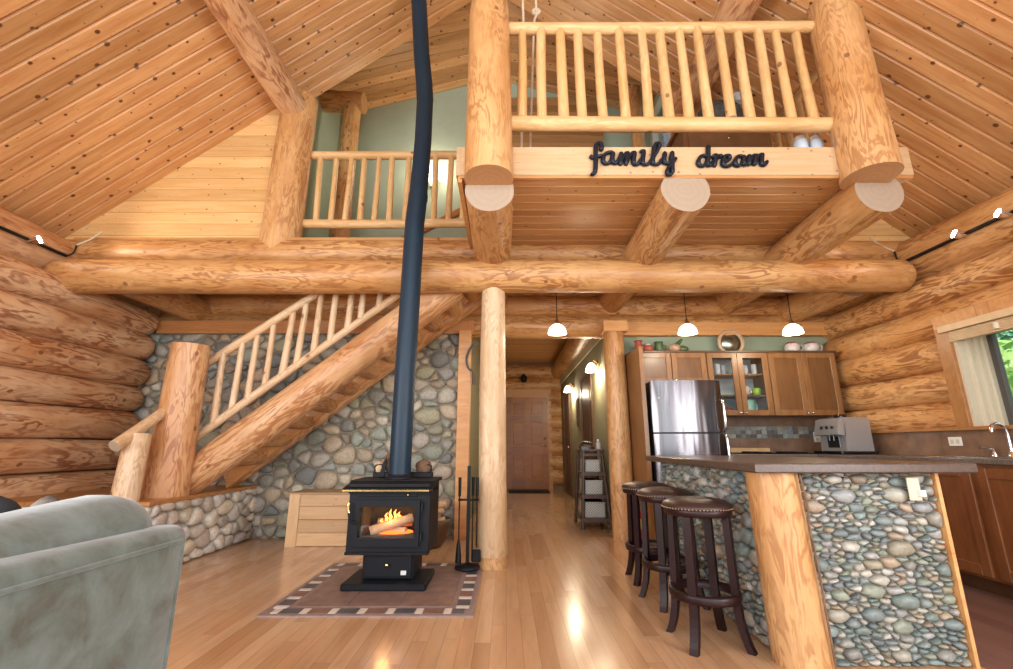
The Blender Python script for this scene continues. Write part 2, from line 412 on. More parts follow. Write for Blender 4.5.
    def build(s, name, mats, parent=None, basis=None):
        me = bpy.data.meshes.new(name)
        bs = basis or Matrix.Identity(4)
        inv = bs.inverted()
        me.from_pydata([inv @ p for p in s.v] if basis else s.v, [], s.f)
        for i, p in enumerate(me.polygons): p.material_index = s.m[i]; p.use_smooth = s.s[i]
        for m in (mats if isinstance(mats, (list, tuple)) else [mats]): me.materials.append(M[m] if isinstance(m, str) else m)
        if s.uv:
            l = me.uv_layers.new(name='UVMap')
            for pi, uvs in s.uv.items():
                p = me.polygons[pi]
                for li, u in zip(p.loop_indices, uvs): l.data[li].uv = u
        me.validate(); me.update()
        o = bpy.data.objects.new(name, me); COL.objects.link(o)
        WM[o] = bs
        if parent:
            o.parent = parent; o.matrix_parent_inverse = WM[parent].inverted()
        o.matrix_basis = bs
        return o

def tag(o, label=None, cat=None, group=None, kind=None):
    if label: o['label'] = label
    if cat: o['category'] = cat
    if group: o['group'] = group
    if kind: o['kind'] = kind
    return o
def thing(name, label, cat, loc=(0, 0, 0), group=None):
    o = bpy.data.objects.new(name, None); COL.objects.link(o); o.empty_display_size = .05
    WM[o] = Matrix.Translation(V(loc)); o.matrix_basis = WM[o]
    return tag(o, label, cat, group)
def struct(o, label=None): return tag(o, label, None, None, 'structure')
def dup(root, loc, label=None, rotz=0):
    """a copy of a thing with copies of its parts and sub-parts"""
    r = root.copy(); COL.objects.link(r)
    r.matrix_basis = Matrix.Translation(V(loc)) @ Matrix.Rotation(rotz, 4, 'Z'); WM[r] = r.matrix_basis
    if label: r['label'] = label
    for ch in list(root.children):
        c = ch.copy(); COL.objects.link(c); c.parent = r; c.matrix_parent_inverse = ch.matrix_parent_inverse.copy()
        for q in list(ch.children):
            d = q.copy(); COL.objects.link(d); d.parent = c; d.matrix_parent_inverse = q.matrix_parent_inverse.copy()
    return r
def axis_basis(p0, p1):
    z = (V(p1)-V(p0)).normalized()
    ref = V((0, 0, 1)) if abs(z.z) < .9 else V((0, 1, 0))
    x = ref.cross(z).normalized(); y = z.cross(x)
    m = Matrix((x, y, z)).transposed().to_4x4(); m.translation = V(p0); return m

def add_log(mb, p0, p1, r0, r1=None, seed=0, wob=.03, seg=28, bend=0.0, round0=0.0, round1=0.0, caps=True, step=.16):
    """tapering hand-peeled log with an uneven surface and cut ends (material slot 1)"""
    r1 = r0 if r1 is None else r1
    p0, p1 = V(p0), V(p1); L = (p1-p0).length
    B = axis_basis(p0, p1)
    n = max(3, int(L/step)); ts = [i/n for i in range(n+1)]
    ts = sorted(set(ts+[t for e in (round0/L if round0 else 0, ) for t in (e*.3, e*.7) if e]+[1-t for e in (round1/L if round1 else 0, ) for t in (e*.3, e*.7) if e]))
    rings = []
    for t in ts:
        z = t*L; r = r0+(r1-r0)*t
        k = 1.0
        if round0 and z < round0: u = 1-z/round0; k = math.sqrt(max(.02, 1-u*u*.9))
        if round1 and L-z < round1: u = 1-(L-z)/round1; k = min(k, math.sqrt(max(.02, 1-u*u*.9)))
        ring = []
        ox = bend*math.sin(t*PI)+ .25*wob*noise.noise((seed*3.1, z*.6, 1))
        oy = .25*wob*noise.noise((seed*5.7, z*.6, 9))
        for a in range(seg):
            an = 2*PI*a/seg
            f = 1+wob*noise.noise((math.cos(an)*1.6+seed*7.3, math.sin(an)*1.6, z*.9+seed))+.4*wob*noise.noise((math.cos(an)*4+seed, math.sin(an)*4, z*2.5))
            ring.append(V((math.cos(an)*r*k*f+ox, math.sin(an)*r*k*f+oy, z)))
        rings.append(ring)
    m = len(rings)
    mb.add([B @ p for q in rings for p in q], [(i*seg+k, i*seg+(k+1) % seg, (i+1)*seg+(k+1) % seg, (i+1)*seg+k) for i in range(m-1) for k in range(seg)], 0, True)
    if caps:
        for q, rev in ((rings[0], True), (rings[-1], False)):
            c = sum(q, V())/seg
            o = len(mb.f)
            loc = q+[c]
            fs = [((k+1) % seg, k, seg) if rev else (k, (k+1) % seg, seg) for k in range(seg)]
            mb.add([B @ p for p in loc], fs, 1)
            for i, f in enumerate(fs): mb.uv[o+i] = [((loc[j].x-c.x)*2.2, (loc[j].y-c.y)*2.2) for j in f]
    return mb
def log(name, p0, p1, r0, r1=None, mat='beam', parent=None, end='end', **kw):
    mb = MB(); kw.setdefault('seed', R.random()*50)
    add_log(mb, p0, p1, r0, r1, **kw)
    return mb.build(name, [mat, end], parent, axis_basis(p0, p1))

def planks(name, origin, u, v, rows, mat, parent=None, groove=.006, depth=.010, flip=False):
    """boards along u stacked along v: rows of (t0, t1, a0, a1, b0, b1): the board's span at t0 and at t1"""
    u, v = V(u).normalized(), V(v).normalized(); n = u.cross(v)
    B = Matrix((u, v, n)).transposed().to_4x4(); B.translation = V(origin)
    sgn = -1 if flip else 1
    mb = MB()
    for (t0, t1, a0, a1, b0, b1) in rows:
        g = min(groove, (t1-t0)*.3)
        d = -depth*sgn
        vs = [(a0, t0, d), (a1, t0, d), (a1, t0+g, 0), (a0, t0+g, 0), (b1, t1-g, 0), (b0, t1-g, 0), (b1, t1, d), (b0, t1, d)]
        fs = [(0, 1, 2, 3), (3, 2, 4, 5), (5, 4, 6, 7)]
        if flip: fs = [f[::-1] for f in fs]
        mb.add([B @ V(p) for p in vs], fs)
    return mb.build(name, mat, parent, B)
def rect_rows(W, H, pitch, a0=0.0):
    n = max(1, round(H/pitch)); return [(i*H/n, (i+1)*H/n, a0, W, a0, W) for i in range(n)]
def smooth_path(P, k=5):
    P = [V(p) for p in P]; out = []
    for i in range(len(P)-1):
        a, b, c, d = P[max(i-1, 0)], P[i], P[i+1], P[min(i+2, len(P)-1)]
        for j in range(k):
            t = j/k
            out.append(.5*((2*b)+(c-a)*t+(2*a-5*b+4*c-d)*t*t+(3*b-3*c+d-a)*t**3))
    return out+[P[-1]]

def stones(mb, origin, u, v, W, H, rmin, rmax, aspect, seed, height=.05, gap=.012, power=1.6, big=0.0, mask=None):
    """river stones packed over a W x H face (u, v axes; they bulge along u x v)"""
    rn = random.Random(seed); u, v = V(u), V(v); n = u.cross(v).normalized(); O = V(origin)
    H2 = H*aspect; pts = []
    cellg = {}
    cs = rmax*2
    fails = 0
    while fails < 700:
        r = rmin+(rmax-rmin)*rn.random()**power
        if big and rn.random() < big: r = rmax
        if fails > 250: r = rmin
        x, y = rn.uniform(0, W), rn.uniform(0, H2)
        gx, gy = int(x/cs), int(y/cs); ok = True
        for i in range(gx-1, gx+2):
            for j in range(gy-1, gy+2):
                for (a, b, q) in cellg.get((i, j), ()):
                    if (a-x)**2+(b-y)**2 < (.80*(q+r))**2: ok = False; break
                if not ok: break
            if not ok: break
        if ok: cellg.setdefault((gx, gy), []).append((x, y, r)); pts.append((x, y, r)); fails = 0
        else: fails += 1
    for (x, y, r) in pts:
        poly = [(0, 0), (W, 0), (W, H2), (0, H2)]
        gx, gy = int(x/cs), int(y/cs)
        for i in range(gx-2, gx+3):
            for j in range(gy-2, gy+3):
                for (a, b, q) in cellg.get((i, j), ()):
                    dx, dy = a-x, b-y; D2 = dx*dx+dy*dy
                    if D2 < 1e-12 or D2 > (r+q+rmax*1.6)**2: continue
                    lim = (a*a+b*b-x*x-y*y+r*r-q*q)/2
                    out = []
                    for k in range(len(poly)):
                        p, p2 = poly[k], poly[(k+1) % len(poly)]
                        d1 = p[0]*dx+p[1]*dy-lim; d2 = p2[0]*dx+p2[1]*dy-lim
                        if d1 <= 0: out.append(p)
                        if d1*d2 < 0:
                            t = d1/(d1-d2); out.append((p[0]+(p2[0]-p[0])*t, p[1]+(p2[1]-p[1])*t))
                    poly = out
                    if len(poly) < 3: break
                if len(poly) < 3: break
            if len(poly) < 3: break
        if len(poly) < 3: continue
        cx = sum(p[0] for p in poly)/len(poly); cy = sum(p[1] for p in poly)/len(poly)
        if mask and not mask(cx, cy/aspect): continue
        # limit overly long corners, then round them
        q = []
        for p in poly:
            d = math.hypot(p[0]-cx, p[1]-cy); k = min(1, r*2.0/d) if d else 1
            q.append((cx+(p[0]-cx)*k, (cy+(p[1]-cy)*k)/aspect))
        cyw = cy/aspect
        for it in range(2):
            q = [pt for k in range(len(q)) for pt in (
                (q[k][0]*.75+q[(k+1) % len(q)][0]*.25, q[k][1]*.75+q[(k+1) % len(q)][1]*.25),
                (q[k][0]*.25+q[(k+1) % len(q)][0]*.75, q[k][1]*.25+q[(k+1) % len(q)][1]*.75))]
        N = len(q); h = height*(.65+.5*rn.random())*min(1, .5+.5*r/rmax)
        tx, ty = rn.uniform(-.25, .25), rn.uniform(-.25, .25)
        vs = []
        for sc_, hh in ((1.0, 0.0), (1.0, .30), (.93, .62), (.74, .87), (.40, 1.0)):
            for p in q:
                d = math.hypot(p[0]-cx, p[1]-cyw); sh = max(.3, 1-gap/max(d, .001))*sc_
                px, py = (p[0]-cx)*sh, (p[1]-cyw)*sh
                z = h*hh*(1+(tx*px+ty*py)/max(r, .01))
                vs.append(O+u*(cx+px)+v*(cyw+py)+n*z)
        vs.append(O+u*cx+v*cyw+n*h*1.02)
        fs = [(i*N+k, i*N+(k+1) % N, (i+1)*N+(k+1) % N, (i+1)*N+k) for i in range(4) for k in range(N)]
        fs += [(4*N+k, 4*N+(k+1) % N, 5*N) for k in range(N)]
        mb.add(vs, fs, 0, True)
    return mb

# ------------------------------------------------------------------ the room
RX, RZ, SL = -.2, 6.83, .79          # ridge and roof pitch
YB, YE = -3.2, 4.67                  # rear of the room, end of the main roof
def roof_z(x): return RZ-SL*abs(x-RX)
mb = MB(); mb.box((-5.1, YB-.2, -.12), (4.6, 11.2, 0)); struct(mb.build('floor', 'floor'))
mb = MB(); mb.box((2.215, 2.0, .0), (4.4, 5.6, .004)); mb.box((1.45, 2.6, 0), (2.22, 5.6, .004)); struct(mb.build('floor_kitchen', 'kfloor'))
LU = V((1, 0, SL)).normalized(); RU = V((-1, 0, SL)).normalized()
slen = math.hypot(4.75, 4.75*SL)
struct(planks('ceiling', (RX-4.75, YB, RZ-4.75*SL), LU, (0, 1, 0), rect_rows(slen, YE-YB, .142), 'ceil', groove=.014, depth=.016, flip=True))
struct(planks('ceiling_right', (RX+4.75, YB, RZ-4.75*SL), RU, (0, 1, 0), rect_rows(slen, YE-YB, .142), 'ceil', groove=.014, depth=.016, flip=False))
# roof deck behind the boards
for nm, sx in (('ceiling_deck', -1), ('ceiling_deck_right', 1)):
    mb = MB(); x1 = RX+sx*4.9
    mb.prism([(RX, YB-.2, RZ+.02), (x1, YB-.2, RZ+.02-4.9*SL), (x1, YB-.2, RZ+.16-4.9*SL), (RX, YB-.2, RZ+.16)], (0, 0, 0), (0, YE-YB+.2, 0))
    struct(mb.build(nm, 'trim'))
# shed dormers over the loft
DS = .29; DW = 2.45; YD = 6.15
sl2 = math.hypot(DW, DW*DS)
struct(planks('ceiling_dormer_left', (RX-DW, YE-.1, RZ-DW*DS), V((1, 0, DS)), (0, 1, 0), rect_rows(sl2, YD-YE+.1, .142), 'ceil', flip=True))
struct(planks('ceiling_dormer_right', (RX+DW, YE-.1, RZ-DW*DS), V((-1, 0, DS)), (0, 1, 0), rect_rows(sl2, YD-YE+.1, .142), 'ceil'))
for nm, sx in (('ceiling_dormer_deck', -1), ('ceiling_dormer_deck_right', 1)):
    mb = MB(); xe = RX+sx*(DW+.1)
    mb.prism([(RX, YE-.15, RZ+.02), (xe, YE-.15, RZ+.02-DS*(DW+.1)), (xe, YE-.15, RZ+.14-DS*(DW+.1)), (RX, YE-.15, RZ+.16)], (0, 0, 0), (0, YD-YE+.3, 0))
    # closing triangle above the main roof
    mb.prism([(RX, YE-.02, RZ+.03), (xe, YE-.02, RZ+.03-DS*(DW+.1)), (xe, YE-.02, RZ+.05-SL*(DW+.1))], (0, 0, 0), (0, .04, 0))
    struct(mb.build(nm, 'trim'))
# dormer walls
ZL = 3.15
mb = MB()
mb.prism([(RX-DW-.1, YD, ZL-.2), (RX+DW+.1, YD, ZL-.2), (RX+DW+.1, YD, RZ-DS*(DW+.1)), (RX, YD, RZ), (RX-DW-.1, YD, RZ-DS*(DW+.1))], (0, 0, 0), (0, .12, 0))
struct(mb.build('wall_loft_back', 'green'))
mb = MB(); mb.box((RX-DW-.12, 4.55, ZL-.2), (RX-DW, YD+.1, RZ-DW*DS+.05)); struct(mb.build('wall_loft_left', 'green'))
xw = RX+DW; wy0, wy1, wz0, wz1 = 5.3, 5.98, 4.3, 5.95
mb = MB(); zt = RZ-DW*DS+.05
mb.box((xw, 4.55, ZL-.2), (xw+.12, wy0, zt)); mb.box((xw, wy1, ZL-.2), (xw+.12, YD+.1, zt)); mb.box((xw, wy0, ZL-.2), (xw+.12, wy1, wz0)); mb.box((xw, wy0, wz1), (xw+.12, wy1, zt))
struct(mb.build('wall_loft_right', 'green'))
mb = MB(); fr = .05
for a, b in (((wy0, wz0), (wy0+fr, wz1)), ((wy1-fr, wz0), (wy1, wz1)), ((wy0+fr, wz0), (wy1-fr, wz0+fr)), ((wy0+fr, wz1-fr), (wy1-fr, wz1))):
    mb.box((xw-.02, a[0], a[1]), (xw+.13, b[0], b[1]))
w2 = struct(mb.build('window_2', 'white'), 'small white framed dormer window up in the loft')
mb = MB(); mb.box((xw+.05, wy0+fr, wz0+fr), (xw+.056, wy1-fr, wz1-fr)); mb.build('pane', 'glass', w2)
# plank clad enclosure in the loft
mb = planks('wall_loft_enclosure', (-.02, 6.02, 3.0), (1, 0, 0), (0, 0, 1), [(i*.14, (i+1)*.14, 0, 1.52+min(0, (i-17)*.035), 0, 1.52+min(0, (i-17)*.035)) for i in range(24)], 'dark')
struct(mb)
mb = MB(); mb.box((-.02, 6.022, 3.0), (1.3, 6.14, 6.3)); struct(mb.build('wall_loft_enclosure_core', 'dark'))
# gable plank walls at the end of the great room
def gable(name, x_in, sx):
    rows = []; z0 = 3.08
    H = roof_z(x_in)-z0; n = int(H/.14)+1
    ox = x_in
    for i in range(n):
        t0, t1 = i*.14, (i+1)*.14
        def lim(t): return max(0.0, 4.72-(RZ-(z0+t))/SL*1.0) if False else max(0, (RZ-(z0+t))/SL-abs(x_in-RX))
        if sx < 0: rows.append((t0, t1, -lim(t0), 0, -lim(t1), 0))
        else: rows.append((t0, t1, 0, lim(t0), 0, lim(t1)))
    struct(planks(name, (x_in, 4.5, z0), (1, 0, 0), (0, 0, 1), rows, 'gable', groove=.004))
    mb = MB(); e = 4.8
    mb.prism([(x_in, 4.515, z0), (RX+sx*e, 4.515, z0), (x_in, 4.515, roof_z(x_in)+.02)], (0, 0, 0), (0, .1, 0)); struct(mb.build(name+'_core', 'dark'))
gable('wall_gable_left', -2.45, -1)
gable('wall_gable_right', 2.05, 1)
# rear wall of the room behind the viewer: a gable of big windows
mb = MB()
def rear(x0, x1, z0, z1): mb.box((x0, YB-.15, z0), (x1, YB, z1))
rear(-5.1, -3.9, 0, 3.6); rear(3.5, 4.7, 0, 3.6); rear(-3.9, 3.5, 0, .25); rear(-3.9, 3.5, 2.55, 2.8); rear(-.5, .1, .25, 2.55); rear(-.45, .05, 2.8, 6.8)
for sx in (-1, 1):
    for (xa, xb) in ((3.3, 4.9),):
        mb.prism([(RX+sx*xa, YB, 2.8), (RX+sx*xb, YB, 2.8), (RX+sx*xb, YB, roof_z(RX+xb)), (RX+sx*xa, YB, roof_z(RX+xa)+.1)], (0, 0, 0), (0, -.15, 0))
struct(mb.build('wall_front', 'gable'))

# log walls
GR = [.14, .45, .76, 1.075, 1.385, 1.68, 1.99, 2.30, 2.61]
def wall_logs(name, x, y0, y1, mat, plate, notch=None):
    mb = MB()
    k = 0
    for a, b in zip(GR[:-1], GR[1:]):
        k += 1; c = (a+b)/2; r = (b-a)/2+.006
        spans = [(y0, y1)]
        if notch and a > 1.0 and b < 2.05: spans = [(y0, notch[0]), (notch[1], y1)]
        if notch and b < 1.1: spans = [(y0, y1)]
        for (p, q) in spans:
            add_log(mb, (x, p, c), (x, q, c+R.uniform(-.015, .015)), r*R.uniform(1.0, 1.07), r*R.uniform(.95, 1.03), seed=k+x, wob=.05, round1=.10 if x < 0 else .0, caps=True)
    add_log(mb, (x, y0, .0), (x, y1, .0), .17, seed=40+x, wob=.05)
    add_log(mb, (plate[0], y0, plate[1]), (plate[0], y1+.15, plate[1]+.0), plate[2], seed=60+x, wob=.05)
    return struct(mb.build(name, [mat, 'end' if x > 0 else 'endd'], None, axis_basis((x, y0, 0), (x, y1, 0))))
wall_logs('wall_left', -4.39, YB, 5.36, 'log', (-4.72, 2.87, .255))
wall_logs('wall_right', 4.12, YB, 5.6, 'logr', (4.27, 2.84, .255), (1.0, 3.97))
mb = MB(); mb.box((-4.80, YB, 0), (-4.53, 5.6, 2.75)); mb.box((-4.7, 5.45, 0), (-4.38, 5.75, 3.05)); struct(mb.build('wall_left_core', 'dark'))
mb = MB(); mb.box((4.18, YB, 0), (4.36, 1.0, 3.0)); mb.box((4.18, 3.97, 0), (4.36, 5.7, 3.0)); mb.box((4.18, 1.0, 0), (4.36, 3.97, 1.1)); mb.box((4.18, 1.0, 2.06), (4.36, 3.97, 3.0)); struct(mb.build('wall_right_core', 'dark'))

# back wall: river rock on the left, log header, kitchen wall on the right
mb = MB(); mb.box((-4.5, 5.42, 0), (-.45, 5.6, 2.5), 1)
stones(mb, (-4.45, 5.42, .0), (1, 0, 0), (0, 0, 1), 3.9, 2.345, .066, .150, 1.25, 3, height=.07, gap=.008, power=1.3)
struct(mb.build('wall_back', ['river', 'mortar']))
mb = MB()
for i, (z, r) in enumerate(((2.49, .155), (2.755, .15), (3.0, .145))):
    add_log(mb, (-4.5, 5.6, z), (4.2, 5.6, z), r*1.04, r*.98, seed=80+i, wob=.04)
struct(mb.build('wall_header', ['beam', 'end'], None, axis_basis((-4.5, 5.6, 2.5), (4.2, 5.6, 2.5))))
o = planks('trim_header_board', (1.2, 5.44, 2.335), (1, 0, 0), (0, 0, 1), [(0, .17, 0, 2.9, 0, 2.9)], 'trim'); struct(o)
o = planks('trim_header_board_left', (-4.3, 5.355, 2.335), (1, 0, 0), (0, 0, 1), [(0, .17, 0, 3.9, 0, 3.9)], 'trimd'); struct(o)
mb = MB(); mb.box((1.32, 5.56, 0), (4.2, 5.66, 2.5)); struct(mb.build('wall_kitchen', 'sage'))
# loft floor and its boarded underside
def slab(mb, x0, y0, x1, y1): mb.box((x0, y0, 3.04), (x1, y1, ZL))
mb = MB(); slab(mb, -.35, 3.12, 3.12, 4.6); slab(mb, -.5, 4.6, 4.2, 6.2); slab(mb, -4.6, 4.6, -2.7, 6.2); slab(mb, -2.7, 5.45, -.5, 6.2); slab(mb, -4.6, 4.4, -.35, 4.6)
struct(mb.build('floor_loft', 'soff'))
struct(planks('ceiling_soffit', (-.35, 3.12, 3.035), (1, 0, 0), (0, 1, 0), rect_rows(3.46, 1.36, .125), 'soff', flip=True))
struct(planks('ceiling_kitchen', (-.5, 4.48, 3.035), (1, 0, 0), (0, 1, 0), rect_rows(4.7, 1.2, .125), 'soff', flip=True))
struct(planks('ceiling_stair', (-4.5, 4.6, 3.035), (1, 0, 0), (0, 1, 0), rect_rows(1.8, .9, .125), 'soff', flip=True))
o = planks('trim_loft_fascia', (-.35, 3.08, 3.03), (1, 0, 0), (0, 0, 1), [(0, .25, 0, 3.50, 0, 3.50)], 'fasc', groove=.004); struct(o)
mb = MB(); mb.box((-.35, 3.085, 3.03), (3.15, 3.13, 3.28)); mb.box((3.08, 3.13, 3.03), (3.15, 4.5, 3.28)); mb.box((-.39, 3.085, 3.03), (-.35, 4.5, 3.28)); struct(mb.build('trim_loft_edge', 'fasc'))
mb = MB(); mb.box((-.375, 3.1, 2.98), (-.345, 4.45, 3.03)); mb.box((-.36, 3.09, 3.01), (3.15, 3.12, 3.032)); struct(mb.build('trim_soffit_edge', 'trim'))
# hall
HY = 11.0
mb = MB(); mb.box((1.32, 5.66, 0), (1.44, HY, 2.55)); struct(mb.build('wall_hall_right', 'olive'))
mb = MB(); mb.box((-.62, 5.6, 0), (-.5, HY, 3.0)); struct(mb.build('wall_hall_left', 'olive'))
mb = MB()
for k, (a, b) in enumerate(zip(GR[:-1], GR[1:])):
    c = (a+b)/2
    if b > 2.3: add_log(mb, (-.6, HY+.1, c), (1.5, HY+.1, c), .185, seed=100+k, wob=.05)
    else: add_log(mb, (1.02, HY+.1, c), (1.5, HY+.1, c), .185, seed=100+k, wob=.05); add_log(mb, (-.6, HY+.1, c), (-.05, HY+.1, c), .185, seed=100+k, wob=.05)
add_log(mb, (-.6, HY+.1, 2.78), (1.5, HY+.1, 2.78), .19, seed=120, wob=.05)
struct(mb.build('wall_hall_end', ['logr', 'end'], None, axis_basis((-.6, HY, 1), (1.5, HY, 1))))
struct(planks('ceiling_hall', (-.6, 5.7, 3.0), (1, 0, 0), (0, 1, 0), rect_rows(2.2, HY-5.6, .13), 'soff', flip=True))
mb = MB(); mb.box((-.65, 5.6, 3.01), (1.7, HY+.3, 3.06)); mb.box((-.65, HY+.2, 0), (1.7, HY+.3, 3.0)); struct(mb.build('ceiling_hall_deck', 'dark'))
mb = MB(); mb.box((1.295, 5.66, 2.44), (1.325, HY, 2.58)); struct(mb.build('trim_hall', 'cream'))
# hall doors in the right wall
def flat_door(n, y0, y1):
    mb = MB(); mb.box((1.295, y0-.07, 0), (1.322, y0, 2.05)); mb.box((1.295, y1, 0), (1.322, y1+.07, 2.05)); mb.box((1.295, y0-.07, 2.05), (1.322, y1+.07, 2.12))
    d = struct(mb.build('door_%d' % n, 'brownf'), 'dark framed door in the olive hall wall')
    mb = MB(); mb.box((1.305, y0, .01), (1.33, y1, 2.05)); mb.box((1.300, y0+.12, .2), (1.306, y1-.12, .95)); mb.box((1.300, y0+.12, 1.1), (1.306, y1-.12, 1.9)); mb.build('door_panel', 'brownf', d)
    mb = MB(); mb.lathe((1.27, y0+.08, .98), [(.0, -.0), (.028, .0), (.03, .02), (.014, .03), (.014, .045)], 12, axis='x'); mb.build('knob', 'chrome', d)
flat_door(2, 7.0, 7.85); flat_door(3, 9.5, 10.35)
# entry door at the end of the hall
d1 = MB(); d1.box((-.09, HY-.06, 0), (.0, HY+.02, 2.24)); d1.box((.99, HY-.06, 0), (1.08, HY+.02, 2.24)); d1.box((-.09, HY-.065, 2.24), (1.08, HY+.02, 2.34)); d1.box((0, HY-.05, 2.14), (.99, HY+.02, 2.24))
d1 = struct(d1.build('door_1', 'trim'), 'six panel brown wooden entry door at the end of the hall')
mb = MB(); mb.box((.0, HY-.02, .02), (.99, HY+.03, 2.14))
for xa, xb in ((0, .12), (.435, .555), (.87, .99)): mb.box((xa, HY-.045, .02), (xb, HY-.02, 2.14))
for za, zb in ((.02, .24), (.82, .98), (1.58, 1.70), (2.02, 2.14)):
    for xa, xb in ((.12, .435), (.555, .87)): mb.box((xa, HY-.044, za), (xb, HY-.02, zb))
for xa, xb in ((.12, .435), (.555, .87)):
    for za, zb in ((.24, .82), (.98, 1.58), (1.70, 2.02)): mb.box((xa+.04, HY-.035, za+.04), (xb-.04, HY-.02, zb-.04), bev=.008)
dp = mb.build('door_panel', 'door', d1)
mb = MB(); mb.ball((.91, HY-.09, 1.0), .03, 12); mb.tube([(.91, HY-.04, 1.0), (.91, HY-.09, 1.0)], .012, 8); mb.tube([(.91, HY-.08, 1.0), (.80, HY-.085, 1.0)], .011, 8); mb.build('handle', 'chrome', dp)
mb = MB(); mb.lathe((.91, HY-.03, 1.16), [(0, .03), (.028, .028), (.03, 0)], 12, axis='y'); mb.build('deadbolt', 'chrome', dp)

# ------------------------------------------------------------------ big timbers
tag(log('ceiling_beam', (-4.5, 4.18, 2.615), (3.98, 4.18, 2.63), .172, .158, 'beam', seed=2.2, wob=.035, round0=.12, round1=.1),
    'long horizontal log girder carrying the loft joists above the centre post', 'beam')
tag(log('ceiling_beam', (-4.7, 4.47, 2.995), (4.25, 4.47, 2.985), .148, .142, 'beam', seed=5.4, wob=.035),
    'thinner horizontal log lying on top of and behind the long girder', 'beam')
for x, lab in ((-.13, 'leftmost loft joist log, its pale cut end under the tall loft post'),
               (1.375, 'middle loft joist log, its cut end below the word dream'),
               (2.86, 'rightmost loft joist log with a large pale cut end')):
    tag(log('floor_joist', (x, 3.088, 2.905), (x-.03, 5.9, 2.79), .188, .165, 'beam', seed=x+9, wob=.035), lab, 'beam', 'joists under the loft')
for x, lab in ((-1.75, 'dark joist stub above the stair rail'), (-3.7, 'joist log above the newel post by the left wall')):
    pass
tag(log('floor_joist', (-3.9, 4.45, 2.66), (-3.9, 5.9, 2.66), .16, .16, 'beam', seed=31, wob=.035), 'joist log tucked under the girder in the left corner by the log wall', 'beam', 'joists under the loft')
tag(log('floor_joist', (3.62, 4.45, 2.68), (3.62, 5.9, 2.68), .18, .17, 'beam', seed=33, wob=.035), 'joist log tucked under the girder beside the kitchen log wall', 'beam', 'joists under the loft')
tag(log('roof_purlin', (-2.47, YB, 4.80), (-2.47, 4.42, 4.80), .165, .16, 'log', end='endd', seed=12, wob=.05), 'reddish roof log running under the left ceiling slope', 'beam', 'roof purlins')
tag(log('roof_purlin', (2.07, YB, 4.80), (2.07, 4.42, 4.80), .165, .16, 'log', end='endd', seed=14, wob=.05), 'reddish roof log running under the right ceiling slope behind the loft rail', 'beam', 'roof purlins')
tag(log('loft_log', (-2.75, 5.5, 5.84), (-2.05, 5.5, 5.80), .15, .14, 'beam', end='endd', seed=15, wob=.06), 'short round log resting on the far left loft post', 'beam')
# posts
def post(name, x, y, z0, z1, r0, r1, lab, mat='post', cat='post', **kw):
    return tag(log(name, (x, y, z0), (x+kw.pop('dx', 0), y, z1), r0, r1, mat, **kw), lab, cat)
c = thing('support_post', 'pale peeled log post standing in the middle of the floor under the girder', 'post', (-.125, 4.2, 0))
log('shaft', (-.125, 4.2, .09), (-.135, 4.2, 2.60), .132, .112, 'pale', c, seed=21, wob=.05)
log('foot', (-.125, 4.2, 0), (-.125, 4.2, .09), .128, .128, 'post', c, seed=22, wob=.02)
post('support_post', 1.32, 5.42, 0, 2.42, .135, .12, 'log post with a flat scarf cut near its foot beside the ladder shelf', seed=23, wob=.05)
mb = MB(); mb.box((1.18, 5.28, 2.35), (1.47, 5.5, 2.48)); pass
tag(mb.build('post_cap', 'trim'), 'flat wooden cap block on the post beside the ladder shelf', 'block')
tag(log('loft_post', (-.135, 3.02, 2.95), (-.15, 3.05, 4.70), .185, .165, 'post', end='endd', seed=24, wob=.03, round1=.10), 'thick round log post at the left corner of the loft balcony', 'post')
tag(log('loft_post', (2.755, 3.02, 2.97), (2.755, 3.05, 4.72), .192, .178, 'post', end='endd', seed=25, wob=.03, round1=.10), 'thick round log post at the right corner of the loft balcony', 'post')
tag(log('loft_post', (-2.47, 4.53, 3.0), (-2.45, 4.53, 4.99), .205, .19, 'post', seed=26, wob=.04), 'log post beside the plank gable under the left roof log', 'post')
tag(log('loft_post', (2.07, 4.5, 3.02), (2.07, 4.5, 4.99), .15, .15, 'post', seed=27, wob=.04), 'log post under the right roof log behind the balcony rail', 'post')
tag(log('loft_post', (-2.22, 5.5, ZL), (-2.22, 5.5, 5.8), .13, .12, 'beam', seed=28, wob=.05), 'far reddish log post against the loft green wall on the left', 'post')
tag(log('loft_post', (1.86, 5.5, ZL), (1.86, 5.5, 6.05), .09, .085, 'post', seed=29, wob=.05), 'slim log post beside the small dormer window in the loft', 'post')
mb = MB(); mb.box((-.575, 5.30, 0), (-.43, 5.44, 2.36)); tag(mb.build('wall_post', 'trim'), 'squared orange timber post at the right end of the river rock wall', 'post')
tag(log('hall_beam', (1.27, 5.75, 2.76), (1.27, HY, 2.78), .2, .18, 'beam', seed=44, wob=.04), 'log beam along the top of the olive hall wall', 'beam')

